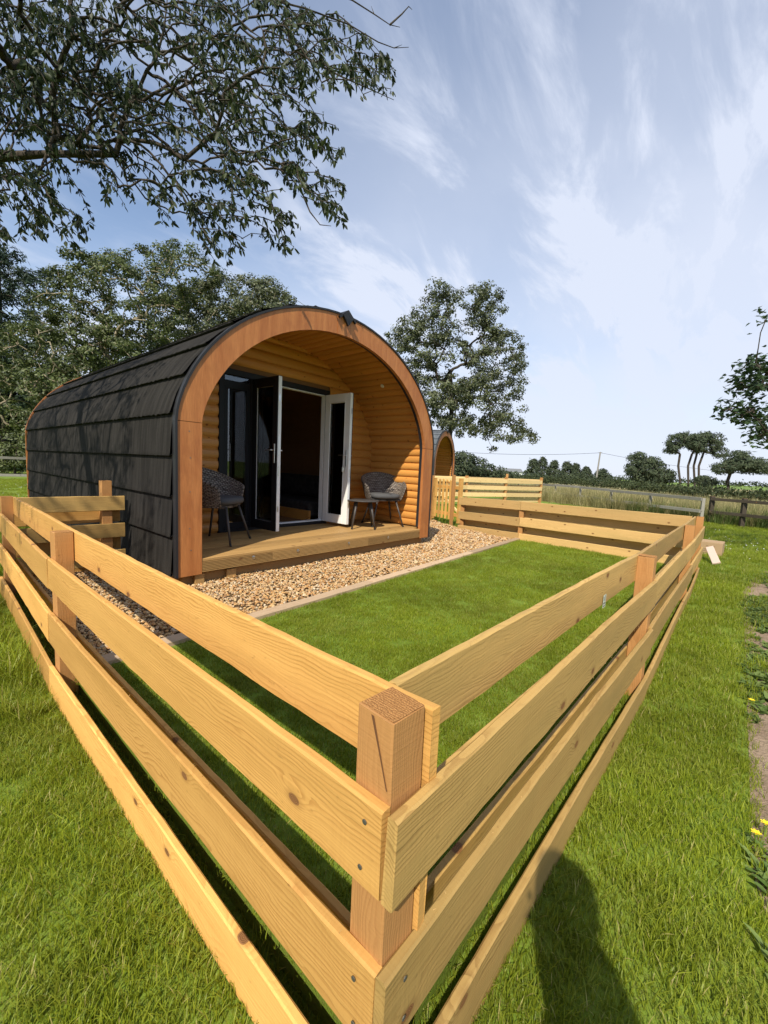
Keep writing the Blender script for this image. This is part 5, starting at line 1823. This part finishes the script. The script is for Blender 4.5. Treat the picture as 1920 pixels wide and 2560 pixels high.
def scatter(name, pts, sources, smin, smax, kind_label, cat, tilt=0.12, seed=0, full_rot=False, sattr=None):
    """one object: its vertices carry instances of the given source objects (geometry nodes)"""
    me = bpy.data.meshes.new(name)
    pts = np.asarray(pts, dtype=np.float32)
    me.vertices.add(len(pts)); me.vertices.foreach_set('co', pts.ravel()); me.update()
    sc_ = np.random.default_rng(seed + 5).uniform(smin, smax, len(pts)).astype(np.float32)
    if sattr is not None:
        sc_ = sc_ * np.asarray(sattr, dtype=np.float32)
    a = me.attributes.new('sc', 'FLOAT', 'POINT'); a.data.foreach_set('value', sc_)
    o = link(name, me)
    col = bpy.data.collections.new(name + '_sources')
    for s in sources:
        col.objects.link(s)
    ng = bpy.data.node_groups.new(name, 'GeometryNodeTree')
    ng.interface.new_socket('Geometry', in_out='INPUT', socket_type='NodeSocketGeometry')
    ng.interface.new_socket('Geometry', in_out='OUTPUT', socket_type='NodeSocketGeometry')
    gi = ng.nodes.new('NodeGroupInput'); go = ng.nodes.new('NodeGroupOutput')
    ci = ng.nodes.new('GeometryNodeCollectionInfo'); ci.inputs['Collection'].default_value = col
    ci.inputs['Separate Children'].default_value = True; ci.inputs['Reset Children'].default_value = True
    ip = ng.nodes.new('GeometryNodeInstanceOnPoints'); ip.inputs['Pick Instance'].default_value = True
    rv = ng.nodes.new('FunctionNodeRandomValue'); rv.data_type = 'FLOAT_VECTOR'
    t = 3.1416 if full_rot else tilt
    rv.inputs[0].default_value = (-t, -t, 0); rv.inputs[1].default_value = (t, t, 6.283)
    ri = ng.nodes.new('FunctionNodeRandomValue'); ri.data_type = 'INT'
    ri.inputs[4].default_value = 0; ri.inputs[5].default_value = len(sources) - 1
    ri.inputs['Seed'].default_value = 9
    na = ng.nodes.new('GeometryNodeInputNamedAttribute'); na.data_type = 'FLOAT'; na.inputs['Name'].default_value = 'sc'
    L_ = ng.links.new
    L_(gi.outputs[0], ip.inputs['Points']); L_(ci.outputs[0], ip.inputs['Instance'])
    L_(rv.outputs[0], ip.inputs['Rotation']); L_(ri.outputs[2], ip.inputs['Instance Index'])
    L_(na.outputs[0], ip.inputs['Scale']); L_(ip.outputs[0], go.inputs[0])
    md = o.modifiers.new('scatter', 'NODES'); md.node_group = ng
    tag(o, kind_label, cat, kind='stuff')
    return o

def in_poly(P, poly):
    x, y = P[:, 0], P[:, 1]
    inside = np.zeros(len(P), bool)
    n = len(poly)
    for i in range(n):
        x0, y0 = poly[i]; x1, y1 = poly[(i + 1) % n]
        c = ((y0 > y) != (y1 > y)) & (x < (x1 - x0) * (y - y0) / (y1 - y0 + 1e-12) + x0)
        inside ^= c
    return inside

def visible(P, margin=120):
    v = (P - np.array([0, 0, CAM_H])) @ ROT
    z = np.maximum(v[:, 2], 1e-3)
    px = 960 + F_PX * v[:, 0] / z; py = 1280 + F_PX * v[:, 1] / z
    near = np.linalg.norm(P[:, :2], axis=1) < 2.2
    return ((v[:, 2] > 0.2) & (px > -margin * 4) & (px < 1920 + margin * 4) & (py < 2560 + margin * 6)) | near

def spray(box, dens, seed, z, poly=None, fall=2.2, power=1.35, floor=0.04):
    g = np.random.default_rng(seed)
    x0, x1, y0, y1 = box
    n = int((x1 - x0) * (y1 - y0) * dens)
    P = np.stack([g.uniform(x0, x1, n), g.uniform(y0, y1, n), np.full(n, z)], 1)
    d = np.linalg.norm(P[:, :2], axis=1)
    keep = g.uniform(size=n) < np.clip((fall / np.maximum(d, 0.1)) ** power, floor, 1)
    if poly is not None: keep &= in_poly(P, poly)
    P = P[keep]
    return P[visible(P)]

def size_by_distance(P, fall=2.2, p=0.45, mx=2.6):
    d = np.linalg.norm(P[:, :2], axis=1)
    return np.clip((d / fall), 1, None) ** p

blades_short = [source('turf_clump', blade_clump(200 + i, 60, 0.060, 0.011, 0.027, 0.0028, 0.60), MAT['blade']) for i in range(5)]
blades_long = [source('turf_clump', blade_clump(220 + i, 56, 0.062, 0.012, 0.040, 0.0029, 0.62), MAT['blade']) for i in range(5)]
LAWN_POLY = [(0.572, 0.445), (2.7, 0.412), (6.96, 0.425), (7.10, 2.86), (0.572, 2.525)]
P = spray((0.5, 7.2, 0.4, 3.0), 620, 1, LAWN_Z, LAWN_POLY, 2.6, 1.2, 0.2)
scatter('lawn_grass', P, blades_short, 0.75, 1.15, 'short mown bright green grass inside the fence', 'grass', seed=1, sattr=np.minimum(size_by_distance(P, 2.6, 0.35), 1.5))
OUT_L = [(0.535, 0.43), (0.535, 2.5), (0.59, 4.75), (1.3, 5.0), (1.42, 9.9), (-0.6, 16), (-4, 12), (-4, -1), (0.2, -0.8), (0.3, 0.3)]
P = spray((-4, 2.0, -1.0, 16), 620, 2, 0.004, OUT_L, 2.2, 1.3, 0.035)
OUT_R = [(0.40, 0.425), (0.54, 0.418), (2.7, 0.388), (7.05, 0.405), (7.6, 4.2), (9.5, 3.0), (10.4, -1.3), (8.3, -0.42), (6.4, -0.13), (1.7, -0.155), (0.9, -0.30), (0.2, -0.8)]
P2 = spray((0.2, 10.5, -1.3, 4.3), 620, 3, 0.004, OUT_R, 2.2, 1.25, 0.06)
Pn = np.vstack([P, P2])
scatter('outer_grass', Pn, blades_long, 0.75, 1.2, 'bright green turf outside the fence', 'grass', seed=2, sattr=np.minimum(size_by_distance(Pn, 2.2, 0.4), 2.0))
# longer unmown tufts against the left fence
gl = np.random.default_rng(77)
tuft = [source('tuft', blade_clump(240 + i, 46, 0.075, 0.06, 0.22, 0.0055, 0.75, 4), MAT['blade']) for i in range(4)]
n = 260
Pt = np.stack([gl.uniform(-1.2, 0.40, n), gl.uniform(2.35, 4.8, n), np.full(n, 0.0)], 1)
Pt = Pt[(Pt[:, 0] > 0.05 - 0.5 * (Pt[:, 1] - 2.3)) ]
scatter('long_grass', Pt, tuft, 0.6, 1.1, 'longer dark grass outside the left fence by the second post', 'grass', seed=3)
# meadow beyond: coarse clumps out to the tall grass
MEAD = [(7.65, 4.3), (8.9, -0.1), (9.5, -3), (15.6, -4), (16.6, 1.0), (19.0, 6.0), (16.8, 6.0), (9.8, 8.8)]
Pm = spray((7.5, 20, -4, 9), 60, 4, 0.0, MEAD, 20, 1.0, 0.3)
scatter('meadow_grass', Pm, blades_long, 1.3, 2.3, 'rough green grass beyond the far fence', 'grass', seed=4)
ML2 = [(-0.8, 10.5), (3, 10.5), (6, 24), (-4, 24)]
Pm = spray((-4, 6, 10, 24), 40, 5, 0.0, ML2, 20, 1.0, 0.3)
scatter('back_grass', Pm, blades_long, 1.3, 2.2, 'sunlit grass behind the pod at the left edge', 'grass', seed=6)
# tall dry grass along the pasture fence
gt = np.random.default_rng(88)
tall = [source('tall_clump', blade_clump(260 + i, 34, 0.16, 0.45, 0.95, 0.010, 0.42, 4), MAT['dry_grass']) for i in range(4)]
tallg = [source('tall_clump', blade_clump(270 + i, 30, 0.16, 0.35, 0.75, 0.014, 0.50, 4), MAT['weed']) for i in range(3)]
TG = [(20.0, 7.3), (17.3, 2.2), (16.4, 0.6), (16.0, -1.0), (14.6, -3.2), (19.5, -6), (23, 0), (27, 8), (26, 15), (21, 11)]
n = 5200
Pt = np.stack([gt.uniform(14, 28, n), gt.uniform(-6, 15, n), np.zeros(n)], 1)
Pt = Pt[in_poly(Pt, TG)]
scatter('tall_grass', Pt, tall, 0.6, 1.0, 'tall dry straw coloured grass along the pasture fence', 'grass', seed=7)
TG2 = [(17.9, 3.2), (16.4, 0.6), (16.0, -1.0), (14.6, -3.4), (16.5, -4.2), (18.4, -1), (20.2, 5.6)]
n = 2600
Pt = np.stack([gt.uniform(14, 21, n), gt.uniform(-5, 8, n), np.zeros(n)], 1)
Pt = Pt[in_poly(Pt, TG2)]
scatter('green_weeds', Pt, tallg, 0.55, 0.95, 'dark green nettles and weeds at the foot of the tall grass', 'weeds', seed=8)
# weeds on the bare soil at the right
def rosette(seed, n, r, w):
    g = np.random.default_rng(seed)
    P_ = np.zeros((n, 3)); a = g.uniform(0, 6.28, n)
    P_[:, 0] = g.normal(0, 0.02, n); P_[:, 1] = g.normal(0, 0.02, n)
    D_ = np.stack([np.cos(a), np.sin(a), g.uniform(0.15, 0.9, n)], 1)
    N_ = np.stack([-0.3 * np.cos(a), -0.3 * np.sin(a), np.ones(n)], 1)
    return leaves_mesh('rosette', P_, D_, N_, r * g.uniform(0.6, 1.2, n), w * g.uniform(0.7, 1.2, n), detailed=True)
ros = [source('weed_rosette', rosette(300 + i, 16, 0.050, 0.020), MAT['weed']) for i in range(4)] + [source('weed_blades', blade_clump(310, 30, 0.05, 0.02, 0.05, 0.004, 0.6), MAT['blade'])]
gw = np.random.default_rng(99)
n = 5200
Pw = np.stack([gw.uniform(0.3, 8.0, n), gw.uniform(-1.6, -0.12, n), np.full(n, 0.006)], 1)
Pw = Pw[in_poly(Pw, [(0.25, -1.6), (0.95, -0.31), (1.72, -0.165), (6.4, -0.145), (8.0, -0.35), (7.6, -1.4)])]
bare = (np.sin(Pw[:, 0] * 2.9 + 1.0) + np.sin(Pw[:, 1] * 7 + Pw[:, 0] * 1.3) * 0.6 + gw.normal(0, 0.38, len(Pw)) > 0.25) & (Pw[:, 0] > 1.9)
Pw = Pw[~bare]
scatter('soil_weeds', Pw, ros, 0.6, 1.35, 'clover and small weeds on the bare soil at the right edge', 'weeds', seed=9)
# daisies far off on the grass
dz_ = MB(); dz_.lathe([(0.012, 0.05), (0.013, 0.053), (0.004, 0.056)], 8)
ds = source('daisy', dz_.mesh('daisy'), plain('daisy_white', (0.8, 0.8, 0.78), 0.7))
gd = np.random.default_rng(123)
Pd = np.vstack([np.stack([gd.normal(11.0, 1.3, 110), gd.normal(0.0, 0.9, 110), np.zeros(110)], 1), np.stack([gd.uniform(0.6, 3.5, 120), gd.uniform(13, 20, 120), np.zeros(120)], 1)])
scatter('daisies', Pd, [ds], 0.6, 1.0, 'white daisies dotted over the far grass', 'flowers', tilt=0.3, seed=10)

# gravel
import mathutils
def pebble_mesh(seed):
    import bmesh
    g = np.random.default_rng(seed)
    bm = bmesh.new(); bmesh.ops.create_icosphere(bm, subdivisions=1, radius=1.0)
    sx, sy, sz = g.uniform(0.8, 1.3), g.uniform(0.6, 1.0), g.uniform(0.35, 0.65)
    for v in bm.verts:
        k = 1 + g.normal(0, 0.13)
        v.co = (v.co.x * sx * k, v.co.y * sy * k, v.co.z * sz * k)
    me = bpy.data.meshes.new('pebble'); bm.to_mesh(me); bm.free()
    me.materials.append(MAT['pebble'])
    return me
PM = [pebble_mesh(400 + i) for i in range(8)]
GP = [(0.575, 2.66), (7.10, 3.00), (7.40, 4.25), (8.1, 5.4), (5.6, 5.4), (5.45, 3.86), (1.56, 3.86), (1.56, 5.2), (0.62, 4.66)]
gg = np.random.default_rng(55)
n = 56000
Pg = np.stack([gg.uniform(0.55, 8.2, n), gg.uniform(2.6, 5.5, n), np.zeros(n)], 1)
Pg = Pg[in_poly(Pg, GP)]
dd = np.linalg.norm(Pg[:, :2], axis=1)
Pg = Pg[gg.uniform(size=len(Pg)) < np.clip(4.6 / dd, 0.3, 1)]
Pg[:, 2] = LAWN_Z - 0.008 + gg.uniform(0, 0.020, len(Pg)) + 0.012 * np.sin(Pg[:, 0] * 5) * np.sin(Pg[:, 1] * 6)
dd = np.linalg.norm(Pg, axis=1)
show = (Pg[:, 0] > 1.2) & (Pg[:, 1] < 3.6) & (Pg[:, 0] < 3.9)
near = np.where(show)[0]
near = near[np.argsort(dd[near])][:300]
keep = np.ones(len(Pg), bool); keep[near] = False
scatter('gravel', Pg[keep], [source('pebble_source', m, None) for m in PM], 0.008, 0.0175, 'golden brown gravel stones round the pod', 'gravel', tilt=0.5, seed=11, sattr=np.minimum(1.25, np.clip(dd[keep] / 4.5, 1, None) ** 0.6))
gb = bpy.data.objects['gravel_bed']
for i in near:
    o = bpy.data.objects.new('pebble', PM[int(gg.integers(0, 8))])
    COL.objects.link(o); o.parent = gb
    s = gg.uniform(0.010, 0.019)
    o.location = (Pg[i, 0], Pg[i, 1], Pg[i, 2] + 0.008)
    o.rotation_euler = (gg.uniform(-.5, .5), gg.uniform(-.5, .5), gg.uniform(0, 6.28)); o.scale = (s, s, s)

# dandelions
yel = plain('dandelion_yellow', (0.80, 0.60, 0.02), 0.7)
stem_m = plain('flower_stem', (0.12, 0.20, 0.03), 0.6)
for (x, y, lb) in [(ground_at(1881, 1752, 0.05)[0], ground_at(1881, 1752, 0.05)[1], 'single yellow dandelion furthest up the weedy soil strip'),
                   (ground_at(1893, 2086, 0.05)[0], ground_at(1893, 2086, 0.05)[1], 'yellow dandelion low in the picture beside the turf edge'),
                   (ground_at(1917, 2062, 0.05)[0], ground_at(1917, 2062, 0.05)[1], 'yellow dandelion cut by the right edge of the picture')]:
    fl = empty('dandelion', (x, y, 0.0))
    b = MB(); b.tube([(0, 0, 0), (0.004, 0.003, 0.05)], 0.0015, 5); b.build('stem', stem_m, fl)
    b = MB()
    for k in range(18):
        a = k * 2.399; r = 0.013 * (0.5 + 0.5 * (k % 3) / 2)
        c, s = math.cos(a), math.sin(a)
        b.add([(0.004, 0.003, 0.050), (0.004 + c * r - s * 0.003, 0.003 + s * r + c * 0.003, 0.055), (0.004 + c * r * 1.25, 0.003 + s * r * 1.25, 0.054), (0.004 + c * r + s * 0.003, 0.003 + s * r - c * 0.003, 0.055)], [(0, 1, 2, 3)])
    b.build('flower_head', yel, fl)
    tag(fl, lb, 'flower', 'dandelions on the soil strip')
# ------------------------------------------------------------------ the photographer, behind the camera: only the shadow falls into the picture
def skinned(name, verts, edges, radii, mat, parent, sub=2, root=0):
    me = bpy.data.meshes.new(name)
    me.from_pydata([tuple(v) for v in verts], edges, [])
    me.update()
    o = link(name, me, mat, parent)
    sk = o.modifiers.new('skin', 'SKIN')
    sk.use_smooth_shade = True
    ly = me.skin_vertices[0] if len(me.skin_vertices) else None
    if ly is None:
        bpy.context.view_layer.objects.active = o
        bpy.ops.mesh.customdata_skin_add()
        ly = me.skin_vertices[0]
    for i, r in enumerate(radii):
        r = r if hasattr(r, '__len__') else (r, r)
        ly.data[i].radius = r
        ly.data[i].use_root = (i == root)
    sb = o.modifiers.new('subsurf', 'SUBSURF'); sb.levels = sub; sb.render_levels = sub
    return o
# local frame: +y forwards (towards the fence), x to the right
fwd = Vector((0.756, 0.647, 0)).normalized()            # the way the lens looks
person = empty('person', (-0.10, -0.415, 0.005), R_(50))
skin = plain('skin', (0.52, 0.33, 0.25), 0.55)
V = [(0, 0, 0.95), (0, 0.0, 1.15), (0, 0.0, 1.34), (0, 0.01, 1.43), (0, 0.03, 1.49), (0, 0.055, 1.56), (0, 0.055, 1.64),
     (0.165, 0, 1.38), (0.205, -0.02, 1.10), (0.185, 0.09, 0.90), (0.18, 0.12, 0.85),
     (-0.165, 0, 1.38), (-0.205, -0.02, 1.10), (-0.185, 0.09, 0.90), (-0.18, 0.12, 0.85),
     (0.10, 0, 0.88), (0.115, 0.015, 0.50), (0.12, -0.02, 0.10), (0.13, 0.12, 0.04),
     (-0.10, 0, 0.88), (-0.115, 0.015, 0.50), (-0.12, -0.02, 0.10), (-0.13, 0.12, 0.04)]
Eg = [(0, 1), (1, 2), (2, 3), (3, 4), (4, 5), (5, 6), (2, 7), (7, 8), (8, 9), (9, 10), (2, 11), (11, 12), (12, 13), (13, 14), (0, 15), (15, 16), (16, 17), (17, 18), (0, 19), (19, 20), (20, 21), (21, 22)]
Rd = [(0.15, 0.10), (0.13, 0.09), (0.15, 0.095), (0.07, 0.06), (0.052, 0.052), (0.078, 0.095), (0.07, 0.088), 0.055, 0.042, 0.034, 0.030, 0.055, 0.042, 0.034, 0.030, 0.085, 0.055, 0.040, 0.035, 0.085, 0.055, 0.040, 0.035]
skinned('body', V, Eg, Rd, skin, person)
JV = [V[i] for i in (0, 1, 2, 3, 7, 8, 9, 11, 12, 13)] + [(0, 0, 0.80)]
skinned('jacket', JV, [(0, 1), (1, 2), (2, 3), (2, 4), (4, 5), (5, 6), (2, 7), (7, 8), (8, 9), (0, 10)], [(0.180, 0.125), (0.150, 0.098), (0.165, 0.10), 0.08, 0.062, 0.050, 0.042, 0.062, 0.050, 0.042, (0.19, 0.135)], plain('navy_jacket', (0.03, 0.04, 0.07), 0.85), person)
TV = [V[i] for i in (0, 15, 16, 17, 19, 20, 21)]
skinned('trousers', TV, [(0, 1), (1, 2), (2, 3), (0, 4), (4, 5), (5, 6)], [(0.175, 0.122), 0.112, 0.082, 0.066, 0.112, 0.082, 0.066], plain('jeans', (0.05, 0.07, 0.12), 0.9), person)
for s in (-1, 1):
    b = MB(); b.box(-0.045, 0.045, -0.09, 0.19, 0.0, 0.085, 0.02); b.build('shoe', plain('shoe', (0.05, 0.04, 0.035), 0.7), person, True, loc=(s * 0.125, 0, 0))
    # relaxed hand: palm, four curled fingers, thumb
    hx = s * 0.18
    hv = [(hx, 0.118, 0.855), (hx, 0.135, 0.795)]
    he, hr = [(0, 1)], [(0.016, 0.026), (0.015, 0.032)]
    for k in range(4):
        b0 = len(hv); y0 = 0.105 + 0.017 * k; ln = (0.8, 0.95, 1.0, 0.9)[k]
        hv += [(hx - s * 0.004, y0 + 0.008, 0.772), (hx - s * 0.014, y0 + 0.014, 0.772 - 0.034 * ln), (hx - s * 0.030, y0 + 0.016, 0.772 - 0.056 * ln)]
        he += [(1, b0), (b0, b0 + 1), (b0 + 1, b0 + 2)]; hr += [0.0092, 0.0084, 0.0074]
    b0 = len(hv)
    hv += [(hx - s * 0.010, 0.168, 0.812), (hx - s * 0.020, 0.182, 0.780)]
    he += [(0, b0), (b0, b0 + 1)]; hr += [0.0105, 0.0085]
    skinned('hand', hv, he, hr, skin, person, 1)
b = MB()
b.lathe([(0.05, 1.54), (0.088, 1.58), (0.096, 1.64), (0.090, 1.685), (0.055, 1.725), (0.01, 1.737)], 18, (0, 0.035)); b.build('hair', plain('brown_hair', (0.05, 0.03, 0.02), 0.7), person, True)
for s in (-1, 1):
    b = MB(); b.lathe([(0.003, -0.008), (0.010, -0.003), (0.010, 0.004), (0.003, 0.009)], 10); b.build('eye', MAT['upvc'], person, True, loc=(s * 0.032, 0.142, 1.605))
    b = MB(); b.lathe([(0.006, -0.028), (0.014, -0.01), (0.013, 0.014), (0.005, 0.026)], 8); b.build('ear', skin, person, True, loc=(s * 0.078, 0.05, 1.595))
b = MB(); b.add([(-0.013, 0.138, 1.570), (0.013, 0.138, 1.570), (0, 0.172, 1.573), (0, 0.145, 1.615), (0, 0.14, 1.562)], [(0, 2, 3), (2, 1, 3), (0, 4, 2), (4, 1, 2)]); b.build('nose', skin, person)
b = MB(); b.box(-0.024, 0.024, 0.136, 0.145, 1.538, 1.548, 0.003); b.build('mouth', plain('lips', (0.45, 0.18, 0.15), 0.5), person)
tag(person, 'person in a navy jacket behind the camera, seen only as a shadow on the grass', 'person')
